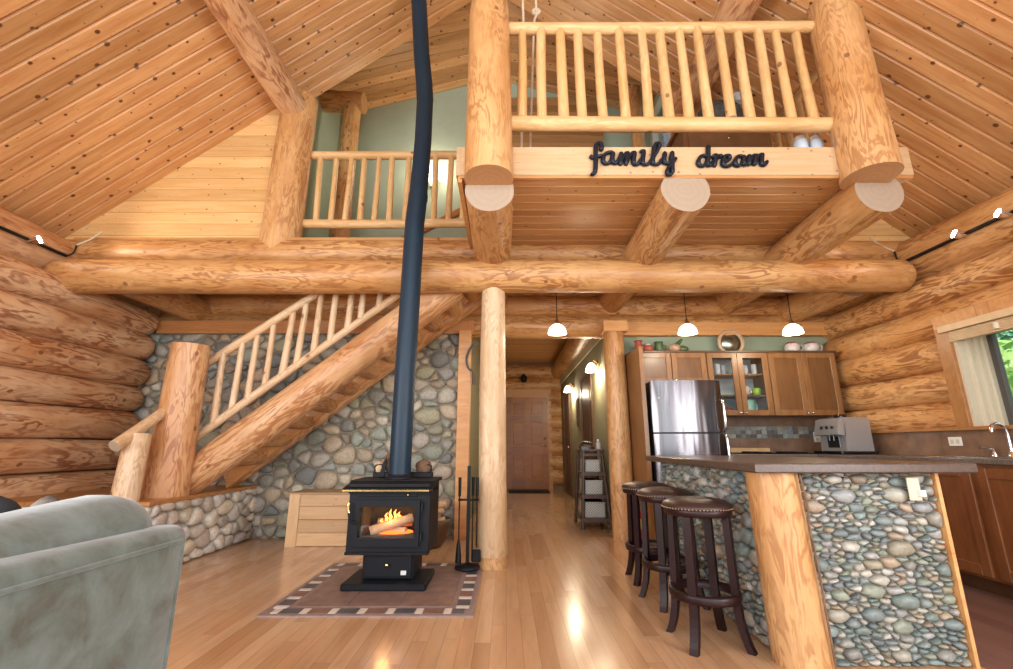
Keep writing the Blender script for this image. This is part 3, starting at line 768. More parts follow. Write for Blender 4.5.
# ------------------------------------------------------------------ railings
def railing(root, p0, p1, z_top, z_bot, n, first, last, ext=(0, 0), rt=.045, rb=.052, br=.03):
    p0, p1 = V(p0), V(p1); d = (p1-p0); L = d.length; e = d/L
    log('top_rail', p0-e*ext[0]+V((0, 0, z_top)), p1+e*ext[1]+V((0, 0, z_top)), rt, rt*.92, 'rail', root, wob=.05, round0=.05, round1=.05, seg=16, step=.12)
    log('bottom_rail', p0-e*ext[2 if len(ext) > 2 else 0]+V((0, 0, z_bot)), p1+e*ext[3 if len(ext) > 3 else 1]+V((0, 0, z_bot)), rb, rb*.95, 'rail', root, wob=.05, round0=.06, round1=.06, seg=16, step=.12)
    for i in range(n):
        t = first+(last-first)*i/max(1, n-1)
        j = R.uniform(-.012, .012); k = R.uniform(-.012, .012)
        log('baluster', p0+e*(t+j)+V((0, 0, z_bot+rb*.5)), p0+e*(t+k)+V((0, 0, z_top-rt*.5)), br*R.uniform(.95, 1.12), br*R.uniform(.85, 1.0), 'rail', root, wob=.14, seg=10, step=.12)
r1 = thing('balcony_railing', 'peeled log railing across the front of the loft balcony above the word signs', 'railing', (1.3, 3.08, 3.28))
railing(r1, (-.15, 3.08, 0), (2.76, 3.08, 0), 4.43, 3.49, 15, .275, 2.60, (0, -.1, 0, .0), .050, .060, .040)
r2 = thing('balcony_railing', 'log railing of the upper landing behind the stove pipe', 'railing', (-1.4, 4.6, ZL))
railing(r2, (-2.32, 4.6, 0), (-.36, 4.6, 0), 4.29, 3.42, 11, .17, 1.83, (.04, .0, .16, 0), .052, .052, .034)
r3 = thing('balcony_railing', 'side railing of the balcony running back behind the right loft post', 'railing', (2.98, 3.8, 3.28))
railing(r3, (2.92, 3.2, 0), (2.92, 4.45, 0), 4.40, 3.47, 6, .25, 1.15, (0, 0))
# hand rail of the upper flight on the green wall
mb = MB(); mb.prism([(-2.35, 6.06, 3.42), (-.2, 6.06, 4.62), (-.2, 6.06, 4.72), (-2.35, 6.06, 3.52)], (0, 0, 0), (0, .06, 0)); tag(mb.build('wall_handrail', 'door'), 'dark sloping handrail on the green loft wall', 'handrail')

# ------------------------------------------------------------------ word signs
def word(name, label, x0, z0, kx, kz, strokes, mat='letters'):
    mb = MB(); y = 3.062
    for st in strokes:
        P = smooth_path([V((x0+kx*a, y, z0-kz*b)) for a, b in st], 6)
        rad = []
        for i in range(len(P)):
            t = (P[min(i+1, len(P)-1)]-P[max(i-1, 0)]); t.normalize()
            w = .0125+.0065*max(0, abs(t.z)*(1 if t.x*t.z <= .3 else .45))
            e = min(i, len(P)-1-i); rad.append(w*(.72 if e == 0 else .9 if e == 1 else 1))
        mb.tube(P, rad, 10, flat=1.25, up=(0, 1, 0))
    return tag(mb.build(name, mat), label, 'sign')
word('word_sign', 'dark metal script word family on the balcony fascia', .577, 3.372, .00078, .00088, [
    [(205, 158), (213, 112), (195, 80), (170, 85), (155, 120), (150, 180), (145, 260), (140, 330), (130, 375), (110, 395), (97, 386)],
    [(92, 213), (120, 232), (150, 222), (200, 210), (228, 208)],
    [(322, 180), (290, 174), (250, 190), (225, 225), (220, 265), (245, 290), (285, 275), (310, 228), (326, 180)],
    [(326, 178), (312, 240), (320, 280), (345, 285), (372, 252), (404, 185)],
    [(404, 180), (396, 240), (388, 302)],
    [(390, 292), (420, 232), (455, 184), (466, 192), (455, 240), (444, 302)],
    [(448, 288), (480, 228), (520, 180), (536, 190), (524, 240), (520, 278), (537, 299), (567, 288), (602, 236)],
    [(592, 172), (622, 163), (628, 180), (614, 245), (612, 285), (638, 299), (672, 285), (702, 250), (742, 200)],
    [(738, 205), (778, 142), (792, 98), (768, 84), (742, 118), (726, 190), (712, 250), (714, 286), (742, 300), (775, 284), (815, 238)],
    [(822, 180), (838, 196), (824, 250), (836, 284), (865, 285), (892, 250), (912, 180)],
    [(914, 172), (906, 240), (900, 320), (894, 372), (870, 400), (846, 386), (856, 340), (890, 300), (925, 262), (948, 232)]])
word('word_sign', 'black metal script word dream on the balcony fascia', 1.397, 3.372, .00078, .00088, [
    [(231, 108), (224, 160), (215, 222), (205, 270), (206, 304), (230, 304), (256, 268)],
    [(208, 216), (160, 210), (122, 245), (112, 290), (140, 314), (180, 294), (211, 236)],
    [(252, 210), (272, 222), (290, 204), (280, 250), (268, 318)],
    [(270, 298), (298, 238), (330, 210), (350, 226)],
    [(350, 282), (395, 266), (426, 236), (414, 210), (385, 216), (360, 255), (355, 298), (385, 318), (430, 304), (472, 270)],
    [(562, 216), (520, 214), (486, 245), (476, 288), (500, 312), (540, 290), (572, 222)],
    [(574, 212), (560, 265), (566, 300), (590, 290), (624, 228)],
    [(626, 205), (618, 250), (611, 306)],
    [(615, 294), (650, 226), (680, 206), (686, 220), (672, 268), (667, 306)],
    [(670, 294), (706, 226), (746, 198), (752, 212), (740, 260), (738, 294), (756, 306), (780, 290), (797, 264)]])

# ------------------------------------------------------------------ stairs
lp = thing('stair_landing', 'low stone landing with a wood top at the foot of the stairs', 'landing', (-3.6, 4.6, 0))
mb = MB(); mb.box((-4.36, 3.84, 0), (-2.86, 5.40, .53), 1)
stones(mb, (-2.86, 3.84, 0), (0, 1, 0), (0, 0, 1), 1.55, .54, .072, .115, 1.3, 11, height=.07, gap=.005)
stones(mb, (-4.3, 3.84, 0), (1, 0, 0), (0, 0, 1), 1.46, .54, .072, .115, 1.3, 12, height=.07, gap=.005)
mb.build('stone_base', ['bench', 'mortl'], lp)
mb = MB(); mb.box((-4.36, 3.78, .53), (-2.83, 5.41, .565), bev=.006); mb.build('landing_top', 'trim', lp)
log('corner_log', (-3.30, 3.66, .0), (-3.18, 3.78, .56), .12, .12, 'log', lp, seed=51, wob=.08)
S = thing('staircase', 'log staircase with half log treads rising to the right past the river rock', 'staircase', (-2.9, 4.4, .56))
YN, YF = 4.46, 5.22
log('stringer', (-3.05, YN, .66), (-.55, YN, 2.63), .165, .165, 'stair', S, seed=52, wob=.04)
log('stringer', (-3.05, YF, .63), (-.30, YF, 2.79), .10, .10, 'stair', S, seed=53, wob=.04)
mb = MB()
mb.prism([(-3.0, 5.06, .55), (-.33, 5.06, 2.77), (-.33, 5.06, 3.0), (-3.0, 5.06, .78)], (0, 0, 0), (0, .07, 0)); mb.build('skirt_board', 'trim', S)
for i in range(11):
    x = -2.72+i*.232; z = .935+i*.186
    mb = MB(); P0, P1 = V((x, YN-.02, z)), V((x, YF-.08, z))
    # half log: flat on top, round below
    seg = 14; prof = [(math.cos(PI+PI*k/seg)*.125, math.sin(PI+PI*k/seg)*.135) for k in range(seg+1)]
    rings = []
    for j in range(5):
        y = P0.y+(P1.y-P0.y)*j/4
        rings.append([V((x+a*(1+.05*noise.noise((x*5, y*3, a*9))), y, z+b*(1+.08*noise.noise((x*7, y*4, b*9))))) for a, b in prof])
    n = seg+1
    mb.add([p for r in rings for p in r], [(j*n+k, (j+1)*n+k, (j+1)*n+k+1, j*n+k+1) for j in range(4) for k in range(seg)], 0, True)
    mb.add([p for r in (rings[0], rings[-1]) for p in r], [tuple(range(n)), tuple(range(2*n-1, n-1, -1))], 1)
    mb.add([rings[0][0], rings[0][-1], rings[-1][-1], rings[-1][0]], [(0, 1, 2, 3)], 0)
    mb.build('tread', ['beam', 'endd'], S, axis_basis(P0, P1))
log('newel_post', (-3.03, 4.22, .565), (-3.01, 4.2, 1.93), .178, .158, 'stair', S, seed=55, wob=.03)
log('top_rail', (-3.02, YN-.03, 1.775), (-1.55, YN-.03, 2.835), .043, .041, 'pale', S, seed=56, wob=.08, seg=14)
log('bottom_rail', (-3.02, YN-.03, 1.05), (-.86, YN-.03, 2.73), .041, .039, 'pale', S, seed=57, wob=.08, seg=14)
for i in range(13):
    x = -2.84+i*.152
    zb = 1.05+(x+3.02)*.7778; zt = min(1.775+(x+3.02)*.721, 2.80)
    if zt-zb < .05: continue
    log('baluster', (x, YN-.03, zb), (x+.02, YN-.03, zt), .033*R.uniform(.95, 1.15), .029, 'pale', S, wob=.14, seg=10, step=.12)
log('hand_rail', (-3.10, 3.66, 1.0), (-3.06, 4.16, 1.36), .048, .045, 'pale', S, seed=58, wob=.06, seg=16)
log('lower_post', (-3.10, 3.84, .0), (-3.08, 3.86, 1.10), .105, .09, 'pale', S, seed=59, wob=.06)

# ------------------------------------------------------------------ hearth, stove and its gear
hp = thing('hearth_pad', 'tiled hearth pad set in the wood floor under the stove', 'hearth', (-.85, 3.65, 0))
hx0, hx1, hy0, hy1 = -1.50, -.20, 3.03, 4.30
mb = MB(); mb.box((hx0, hy0, -.01), (hx1, hy1, .008)); mb.build('border_band', 'groutp', hp)
mb = MB(); q = .155
for i in range(3):
    for j in range(3):
        w = (hx1-hx0-2*q)/3; h = (hy1-hy0-2*q)/3
        mb.box((hx0+q+i*w+.002, hy0+q+j*h+.002, 0), (hx0+q+(i+1)*w-.002, hy0+q+(j+1)*h-.002, .0115))
mb.build('field_tiles', 'slate', hp)
PALE = plain('pale_inset_tile', (.62, .55, .48), .45, var=.1); DKT = plain('dark_inset_tile', (.075, .075, .085), .4, var=.3); BRT = plain('brown_inset_tile', (.19, .105, .08), .45, var=.3)
def inset(mb, side):
    t = .05; span = (hx1-hx0) if side in 'fb' else (hy1-hy0)
    k = 0; pos = .06 if side in 'fb' else .125
    lim = span-(.06 if side in 'fb' else .125)
    while pos < lim:
        w = (.045, .115)[k % 2]; e = min(pos+w, lim); mi = 0 if k % 2 == 0 else 1+((k//2) % 2)
        o0, o1 = .035, .118
        if side == 'f': mb.box((hx0+pos, hy0+o0, 0), (hx0+e, hy0+o1, .0105), mi)
        if side == 'b': mb.box((hx0+pos, hy1-o1, 0), (hx0+e, hy1-o0, .0105), mi)
        if side == 'l': mb.box((hx0+o0, hy0+pos, 0), (hx0+o1, hy0+e, .0105), mi)
        if side == 'r': mb.box((hx1-o1, hy0+pos, 0), (hx1-o0, hy0+e, .0105), mi)
        pos = e+.008; k += 1
mb = MB(); [inset(mb, c_) for c_ in 'fblr']; mb.build('inset_tiles', [PALE, DKT, BRT], hp)

st = thing('wood_stove', 'black iron wood stove with a fire burning behind its glass door', 'stove', (-.865, 3.74, .0115))
x0, x1, y0, y1 = -1.16, -.567, 3.52, 3.98
mb = MB(); mb.box((x0-.005, 3.475, .0115), (x1-.0, 3.90, .058), bev=.008); mb.build('base_plate', 'iron', st)
ped = MB(); ped.box((-1.05, 3.585, .062), (-.675, 3.93, .245), bev=.006); ped = ped.build('pedestal', 'iron', st)
mb = MB(); mb.box((-1.035, 3.572, .078), (-.69, 3.586, .232), bev=.004); ash = mb.build('ash_drawer', 'iron', ped)
mb = MB(); mb.ball((-.865, 3.556, .162), .016, 12); mb.build('drawer_knob', 'brass', ped)
mb = MB(); mb.box((-.765, 3.566, .092), (-.725, 3.572, .122), bev=.002); mb.build('maker_plate', 'label', ped)
# firebox shell: open front
zb, zt = .245, .675; ix0, ix1, iz0, iz1 = x0+.08, x1-.095, .345, .58
mb = MB()
mb.box((x0, y0, zb), (ix0, y1, zt)); mb.box((ix1, y0, zb), (x1, y1, zt)); mb.box((ix0, y0, zb), (ix1, y1, iz0)); mb.box((ix0, y0, iz1), (ix1, y1, zt)); mb.box((ix0, 3.9, iz0), (ix1, y1, iz1))
mb.build('firebox', 'iron', st)
mb = MB(); mb.box((ix0+.003, 3.85, iz0), (ix1-.003, 3.9, iz1)); mb.box((ix0, y0+.06, iz0), (ix0+.012, 3.88, iz1)); mb.box((ix1-.012, y0+.06, iz0), (ix1, 3.88, iz1)); mb.box((ix0, y0+.05, iz0-.005), (ix1, 3.88, iz0+.012)); mb.build('fire_bricks', 'firebrick', st)
mb = MB(); mb.box((x0-.005, y0-.012, zb-.008), (x1+.005, y0+.06, zb+.012), bev=.003); mb.build('brass_strip', 'brass', st) if False else mb.build('bottom_lip', 'iron', st)
mb = MB(); mb.box((-1.09, y0-.006, .236), (-.67, y0+.0, .243)); mb.build('lower_brass_strip', 'brass', st)
# door frame with arched top opening
mb = MB(); da, db, dc, dd = x0+.045, x1-.065, .295, .612
op_ = [(ix0+.005, iz0+.008), (ix1-.005, iz0+.008), (ix1-.005, iz1-.024), (ix1-.05, iz1-.013), (ix0+.05, iz1-.013), (ix0+.005, iz1-.024)]
ou_ = [(da, dc), (db, dc), (db, dd), ((da+db)/2+.1, dd), ((da+db)/2-.1, dd), (da, dd)]
vs_ = [(x_, y_, z_) for y_ in (y0-.03, y0+.004) for lp_ in (op_, ou_) for (x_, z_) in lp_]
fs_ = []
for k_ in range(6):
    a_, b_2 = k_, (k_+1) % 6
    fs_ += [(a_, 6+a_, 6+b_2, b_2), (6+a_, 18+a_, 18+b_2, 6+b_2), (a_, b_2, 12+b_2, 12+a_)]
mb.add(vs_, fs_)
dr = mb.build('door', 'iron', st)
mb = MB(); mb.box((ix0, y0-.012, iz0), (ix1, y0-.008, iz1)); mb.build('door_glass', 'glass', dr)
mb = MB(); mb.tube(smooth_path([(da+.03, y0-.035, .455), (da-.005, y0-.055, .47), (da-.02, y0-.06, .51), (da-.022, y0-.06, .545)], 4), .009, 8); mb.build('door_handle', 'iron', dr)
mb = MB(); mb.tube(smooth_path([(da-.022, y0-.06, .53), (da-.03, y0-.062, .56), (da-.026, y0-.06, .60)], 4), [.013]*9, 10); mb.build('handle_grip', 'brass', dr)
for z in (.36, .565):
    mb = MB(); mb.tube([(db+.012, y0-.016, z-.028), (db+.012, y0-.016, z+.028)], .011, 10); mb.build('hinge', 'iron', dr)
mb = MB(); mb.box((-1.09, y0-.008, .632), (-.66, y0+.002, .662), bev=.003); ac = mb.build('air_control', 'iron', st)
mb = MB(); mb.ball((-.725, y0-.016, .647), .010, 10); mb.build('slide_knob', 'brass', ac)
mb = MB(); mb.prism([(x0-.035, 3.45, .695), (x1+.03, 3.45, .695), (x1+.015, 3.58, .745), (x0-.005, 3.58, .745)], (0, 0, 0), (0, 0, -.018))
mb.box((x0-.02, 3.57, .722), (x1+.02, 4.0, .745)); mb.box((x0-.035, 3.445, .675), (x1+.03, 3.49, .695), bev=.003); mb.box((x0+.0, 3.48, .66), (x1, 3.98, .725))
tp = mb.build('top_plate', 'iron', st)
mb = MB(); mb.box((x0-.03, 3.438, .677), (x1+.005, 3.446, .688)); mb.build('brass_strip', 'brass', tp)
# the fire
fr_ = thing('fire_logs', 'burning split logs with small flames inside the stove', 'fire', (-.87, 3.68, .357))
for (a, b, r) in (((-1.02, 3.62, .375), (-.72, 3.70, .47), .038), ((-.99, 3.70, .38), (-.76, 3.66, .385), .034), ((-1.0, 3.78, .395), (-.73, 3.76, .40), .036)):
    mb = MB(); add_log(mb, a, b, r, r*.9, seed=R.random()*9, wob=.25, seg=9, step=.06); mb.build('burning_log', ['lit', 'split'], fr_)
for k, (fx, fy, fz, h) in enumerate(((-.93, 3.72, .44, .075), (-.895, 3.70, .45, .10), (-.865, 3.73, .455, .085), (-.83, 3.71, .46, .06), (-.96, 3.70, .42, .05), (-.755, 3.70, .455, .045))):
    mb = MB(); mb.tube([(fx, fy, fz-.02), (fx+.006, fy, fz+h*.2), (fx-.006, fy, fz+h*.45), (fx+.007, fy, fz+h*.75)], [.008, .013, .008, .0012], 8); mb.build('flame', 'flame', fr_)
mb = MB(); mb.ball((-.87, 3.7, .362), (.16, .09, .018), 14); mb.build('ember_bed', 'ember', fr_)
# stove pipe
sp_ = thing('stove_pipe', 'tall dark blue black stove pipe rising from the stove to the roof', 'stove pipe', (-.86, 3.8, .745))
px = [(-.863, 3.80, .742), (-.862, 3.80, 1.6), (-.850, 3.80, 3.0), (-.835, 3.82, 3.3)]
mb = MB(); mb.tube(px, .088, 28); mb.build('lower_pipe', 'pipe', sp_)
mb = MB(); mb.tube([(-.835, 3.82, 3.27), (-.833, 3.90, 3.95), (-.845, 3.95, 4.52)], [.085, .083, .083], 28)
mb.build('upper_pipe', 'pipe', sp_)
mb = MB(); mb.tube([(-.845, 3.95, 4.48), (-.86, 3.95, 4.66), (-.895, 3.90, 5.0), (-1.0, 3.86, 6.3)], [.086, .086, .083, .083], 28); mb.build('offset_pipe', 'pipe', sp_)
for p, z in ((px[3], 0),): 
    mb = MB(); mb.tube([(-.837, 3.82, 3.25), (-.835, 3.822, 3.30)], .0905, 28); mb.build('joint_collar', 'pipe', sp_)
mb = MB(); mb.lathe((-.863, 3.80, .745), [(.115, 0), (.115, .008), (.093, .02), (.09, .035)], 28); mb.build('flue_collar', 'iron', sp_)
# tray of kindling behind the pipe
tr = thing('kindling_tray', 'black wire handled tray on the back of the stove top', 'tray', (-.87, 3.95, .745))
mb = MB(); mb.box((-1.11, 3.90, .745), (-.62, 3.985, .785), bev=.004); mb.build('tray', 'iron', tr)
for sx, xx in ((-1, -1.10), (1, -.63)):
    mb = MB(); mb.tube(smooth_path([(xx, 3.93, .785), (xx, 3.93, .83), (xx-sx*.02, 3.93, .843), (xx-sx*.055, 3.93, .843), (xx-sx*.07, 3.93, .82)], 4), .006, 8); mb.build('handle', 'iron', tr)
def chunk(p, s, lab, mat='bark', rz=0, grp='wood chunks in the stove top tray'):
    mb = MB(); mb.ball(p, s, 12, fn=lambda q, d: q*(1+.28*noise.noise(V(p)*9+d*2.0))); return tag(mb.build('wood_chunk', mat), lab, 'firewood', grp)
chunk((-.985, 3.95, .855), (.055, .04, .085), 'brown bark wood chunk left of the stove pipe')
chunk((-1.07, 3.95, .815), (.035, .035, .05), 'pale split wood chunk at the left end of the tray', 'split')
chunk((-.70, 3.95, .83), (.065, .035, .062), 'reddish wood chunk right of the stove pipe', 'bark')
mb = MB(); mb.prism([(-1.055, 3.89, .75), (-1.015, 3.89, .75), (-1.0, 3.89, .88), (-1.02, 3.89, .88)], (0, 0, 0), (0, .012, 0)); mb.tube([(-1.012, 3.896, .87), (-1.002, 3.896, .90)], .006, 8); tag(mb.build('fire_shovel_blade', 'iron'), 'dark flat iron blade leaning in the tray left of the pipe', 'tool')
# firewood door on the rock wall
fd = thing('firewood_box', 'low pale wooden box with a board front against the rock wall', 'wooden box', (-1.75, 5.1, 0))
mb = MB(); mb.box((-2.255, 4.985, 0), (-1.12, 5.36, .505)); mb.build('body', 'panelw', fd)
planks('front_boards', (-2.15, 4.972, 0.0), (1, 0, 0), (0, 0, 1), rect_rows(.98, .515, .128), 'panelw', fd)
o = planks('stile', (-2.265, 4.958, 0), (0, 0, 1), (1, 0, 0), [(0, .118, 0, .52, 0, .52)], 'panelw', fd, flip=True)
o = planks('stile', (-1.23, 4.958, 0), (0, 0, 1), (1, 0, 0), [(0, .118, 0, .52, 0, .52)], 'panelw', fd, flip=True)
mb = MB(); mb.box((-2.27, 4.955, .505), (-1.11, 5.37, .525), bev=.004); mb.build('lid', 'panelw', fd)
# firewood basket
fb = thing('firewood_basket', 'round basket of split firewood on the floor behind the stove', 'basket', (-.83, 4.98, 0))
mb = MB(); mb.lathe((-.83, 4.98, 0), [(.0, .0), (.16, .0), (.2, .06), (.235, .16), (.25, .27), (.24, .27), (.22, .16), (.18, .04), (0, .03)], 24); mb.build('basket', 'brownf', fb)
k = 0
for i in range(11):
    a = R.uniform(0, 2*PI); rr = R.uniform(.0, .14); z = .14+.03*i*.8
    cx, cy = -.83+rr*math.cos(a), 4.98+rr*math.sin(a); an = R.uniform(0, PI); dx, dy = .1*math.cos(an), .1*math.sin(an)
    mb = MB(); add_log(mb, (cx-dx, cy-dy, z), (cx+dx, cy+dy, z+.03), .034, .03, seed=i+2, wob=.4, seg=8, step=.06)
    tag(mb.build('firewood_piece', ['split', 'split']), 'split firewood piece heaped in the basket behind the stove', 'firewood', 'firewood in the basket')
# fire tools
ft = thing('fireplace_tool_stand', 'black iron stand for fireplace tools beside the centre post', 'tool stand', (-.335, 4.1, .0115))
TX, TY = -.325, 4.08
mb = MB(); mb.lathe((TX, TY, .008), [(0, 0), (.10, 0), (.105, .012), (.10, .028), (.05, .036), (.02, .05), (0, .05)], 24); mb.build('base', 'iron', ft)
mb = MB(); mb.box((TX-.014, TY-.008, .05), (TX+.014, TY+.008, .83), bev=.003); mb.build('upright', 'iron', ft)
mb = MB(); mb.tube([(TX-.085, TY, .55), (TX+.085, TY, .55)], .009, 8)
for sx in (-.07, .07): mb.lathe((TX+sx, TY, .55), [(.012, -.008), (.02, -.008), (.02, .008), (.012, .008)], 12)
mb.build('hook_bar', 'iron', ft)
def tool(name, lab, sx, sy, kind):
    t = thing(name, lab, 'tool', (TX+sx, TY+sy, .05), 'fireplace tools on the stand')
    x, y = TX+sx, TY+sy
    mb = MB(); mb.tube([(x, y, .58), (x, y, .735)], [.012, .014], 10); mb.build('handle', 'iron', t)
    mb = MB(); mb.tube([(x, y, .18), (x, y, .59)], .006, 8); mb.build('rod', 'iron', t)
    mb = MB()
    if kind == 'brush': mb.tube([(x, y, .06), (x, y, .12), (x, y, .20), (x, y, .23)], [.026, .024, .016, .008], 12)
    elif kind == 'shovel': mb.box((x-.035, y-.006, .065), (x+.035, y+.02, .16), bev=.005)
    else: mb.tube([(x, y, .06), (x, y, .2)], .006, 8); mb.tube([(x, y, .12), (x+.03, y, .10), (x+.03, y, .14)], .006, 8)
    mb.build({'brush': 'brush_head', 'shovel': 'scoop', 'poker': 'hook'}[kind], 'iron', t)
tool('hearth_brush', 'hearth brush hanging on the left of the tool stand', -.075, -.02, 'brush')
tool('hearth_shovel', 'hearth shovel hanging on the right of the tool stand', .075, -.02, 'shovel')
tool('hearth_poker', 'hearth poker hanging behind the tool stand upright', .035, .035, 'poker')
# sickle on the timber
sk = thing('sickle', 'old sickle hanging on the timber left of the centre post', 'sickle', (-.42, 5.28, 1.9))
mb = MB(); mb.tube(smooth_path([(-.34, 5.275, 2.19), (-.42, 5.275, 2.15), (-.475, 5.275, 2.02), (-.455, 5.275, 1.90), (-.40, 5.275, 1.86)], 5), [.006]+[.014]*19+[.009], 10, flat=.3, up=(0, 1, 0)); mb.build('blade', 'grey', sk)
mb = MB(); mb.tube([(-.405, 5.275, 1.87), (-.39, 5.272, 1.80), (-.385, 5.272, 1.70)], [.010, .016, .018], 10); mb.build('handle', 'shelfw', sk)

# ------------------------------------------------------------------ couch
cc = thing('couch', 'sage green suede couch seen from behind at the left edge', 'couch', (-1.4, .45, 0))
def soft(mb, a, b, r, seg=8, puff=0.0):
    """rounded box with optional puffed faces"""
    a, b = V(a), V(b); c_ = (a+b)/2; h = (b-a)/2
    n = 14; pts = {}; vs = []; fs = []
    def key(p): return tuple(round(q, 5) for q in p)
    for ax in range(3):
        for sg in (-1, 1):
            u_, v_ = (ax+1) % 3, (ax+2) % 3; g_ = []
            for i in range(n+1):
                row = []
                for j in range(n+1):
                    s_ = [0, 0, 0]; s_[ax] = sg; s_[u_] = math.sin((-1+2*i/n)*PI/2); s_[v_] = math.sin((-1+2*j/n)*PI/2)
                    p = V((s_[0]*h.x, s_[1]*h.y, s_[2]*h.z))
                    q = V([max(-(h[k]-r), min(h[k]-r, p[k])) for k in range(3)]); d = p-q
                    if d.length > 1e-9: p = q+d.normalized()*r
                    pf = 1+puff*math.cos(s_[u_]*PI/2)*math.cos(s_[v_]*PI/2)
                    p[ax] *= pf
                    kk = key(p)
                    if kk not in pts: pts[kk] = len(vs); vs.append(p+c_)
                    row.append(pts[kk])
                g_.append(row)
            for i in range(n):
                for j in range(n):
                    f = [g_[i][j], g_[i+1][j], g_[i+1][j+1], g_[i][j+1]]
                    if sg < 0: f = f[::-1]
                    ff = []
                    for q in f:
                        if q not in ff: ff.append(q)
                    if len(ff) > 2: fs.append(ff)
    mb.add(vs, fs, 0, True); return mb
mb = MB(); soft(mb, (-1.22, -.75, .10), (-.972, 1.505, .768), .045, puff=.015); mb.build('back_frame', 'sofa', cc)
mb = MB(); mb.tube([(-.970, -.7, .725), (-.966, .4, .728), (-.972, 1.46, .725)], .006, 8); mb.tube([(-.976, 1.468, .71), (-.974, 1.47, .4), (-.976, 1.468, .12)], .006, 8); mb.build('piping', 'sofa', cc)
mb = MB(); soft(mb, (-2.0, -.60, .12), (-1.2, 1.28, .32), .04); mb.build('seat_frame', 'sofa', cc)
for ya, yb in ((-.58, .32), (.33, 1.25)):
    mb = MB(); soft(mb, (-2.02, ya, .30), (-1.25, yb, .46), .06, puff=.12); mb.build('seat_cushion', 'sofa', cc)
for ya, yb in ((-.62, .40), (.42, 1.50)):
    mb = MB(); soft(mb, (-1.34, ya, .44), (-1.03, yb, .832), .13, puff=.06); mb.v = [V((p.x, p.y, p.z+(.11*(p.y-1.15) if p.z > .6 and ya > .4 else 0))) for p in mb.v]; mb.build('back_cushion', 'sofa', cc)
for ya, yb in ((-.78, -.58), (1.27, 1.455)):
    mb = MB(); soft(mb, (-2.0, ya, .10), (-1.19, yb, .60), .07, puff=.04); mb.build('arm', 'sofa', cc)
for xx, yy in ((-1.05, 1.38), (-1.9, 1.38), (-1.05, -.68), (-1.9, -.68)):
    mb = MB(); mb.tube([(xx, yy, 0), (xx, yy, .12)], [.022, .03], 10); mb.build('foot', 'brownf', cc)
for (p, lab, mt) in (((-1.52, 1.36, .70), 'black throw pillow standing on the couch by its far arm', 'cloth'), ((-1.39, 1.41, .69), 'taupe patterned throw pillow standing on the couch behind the black one', 'cloth2')):
    mb = MB(); hw = .10 if mt == 'cloth' else .05; soft(mb, (p[0]-hw, p[1]-.05, p[2]-.14), (p[0]+hw, p[1]+.05, p[2]+.14), .045, puff=.2)
    b_ = Matrix.Translation(V(p)) @ Matrix.Rotation(.35, 4, 'Z') @ Matrix.Rotation(.2, 4, 'Y') @ Matrix.Translation(-V(p))
    mb.v = [b_ @ q for q in mb.v]; tag(mb.build('throw_pillow', mt), lab, 'pillow', 'throw pillows on the couch')

# ------------------------------------------------------------------ kitchen island
isd = thing('kitchen_island', 'stone faced kitchen island with a brown counter and a log corner post', 'kitchen island', (1.75, 3.1, 0))
IX0, IX1, IY0, IY1 = 1.36, 2.17, 2.43, 4.02
mb = MB(); mb.box((IX0, IY0, 0), (IX1, IY1, .87)); mb.build('core', 'mortar', isd)
mb = MB(); mb.box((IX0-.001, IY0-.004, 0), (IX1, IY0, .868), 1)
stones(mb, (1.50, IY0-.004, 0), (1, 0, 0), (0, 0, 1), IX1-1.50, .868, .022, .068, 1.75, 21, height=.045, gap=.003, power=2.4, big=.05)
mb.build('stone_front', ['isl', 'mortar'], isd)
mb = MB(); mb.box((IX0-.004, IY0, 0), (IX0, IY1, .868), 1)
stones(mb, (IX0-.004, IY1, 0), (0, -1, 0), (0, 0, 1), IY1-2.52, .868, .024, .072, 1.45, 22, height=.05, gap=.003, power=1.7, big=.05)
mb.build('stone_side', ['isl', 'mortar'], isd)
log('corner_post', (1.405, 2.445, 0), (1.375, 2.455, .87), .128, .118, 'post', isd, seed=71, wob=.04)
mb = MB(); mb.tube(smooth_path([(1.452, 2.331, .868), (1.468, 2.333, .72), (1.462, 2.330, .6), (1.475, 2.332, .45), (1.480, 2.331, .25), (1.487, 2.332, .02)], 5), [.003]+[.0055]*24+[.003], 6); mb.build('crack', 'bark', isd)
mb = MB(); mb.box((IX1, IY0-.045, 0), (IX1+.018, IY1, .868)); mb.build('end_trim', 'trim', isd)
mb = MB(); mb.box((1.215, 2.285, .870), (2.30, 4.08, .916), bev=.006); mb.build('counter_top', 'counter', isd)
op = MB(); op.box((2.005, IY0-.068, .735), (2.065, IY0-.058, .845), bev=.003); op = op.build('outlet_plate', 'cream', isd)
mb = MB(); mb.box((2.048, IY0-.082, .755), (2.078, IY0-.066, .785), bev=.002); mb.build('switch_tag', 'white', op)

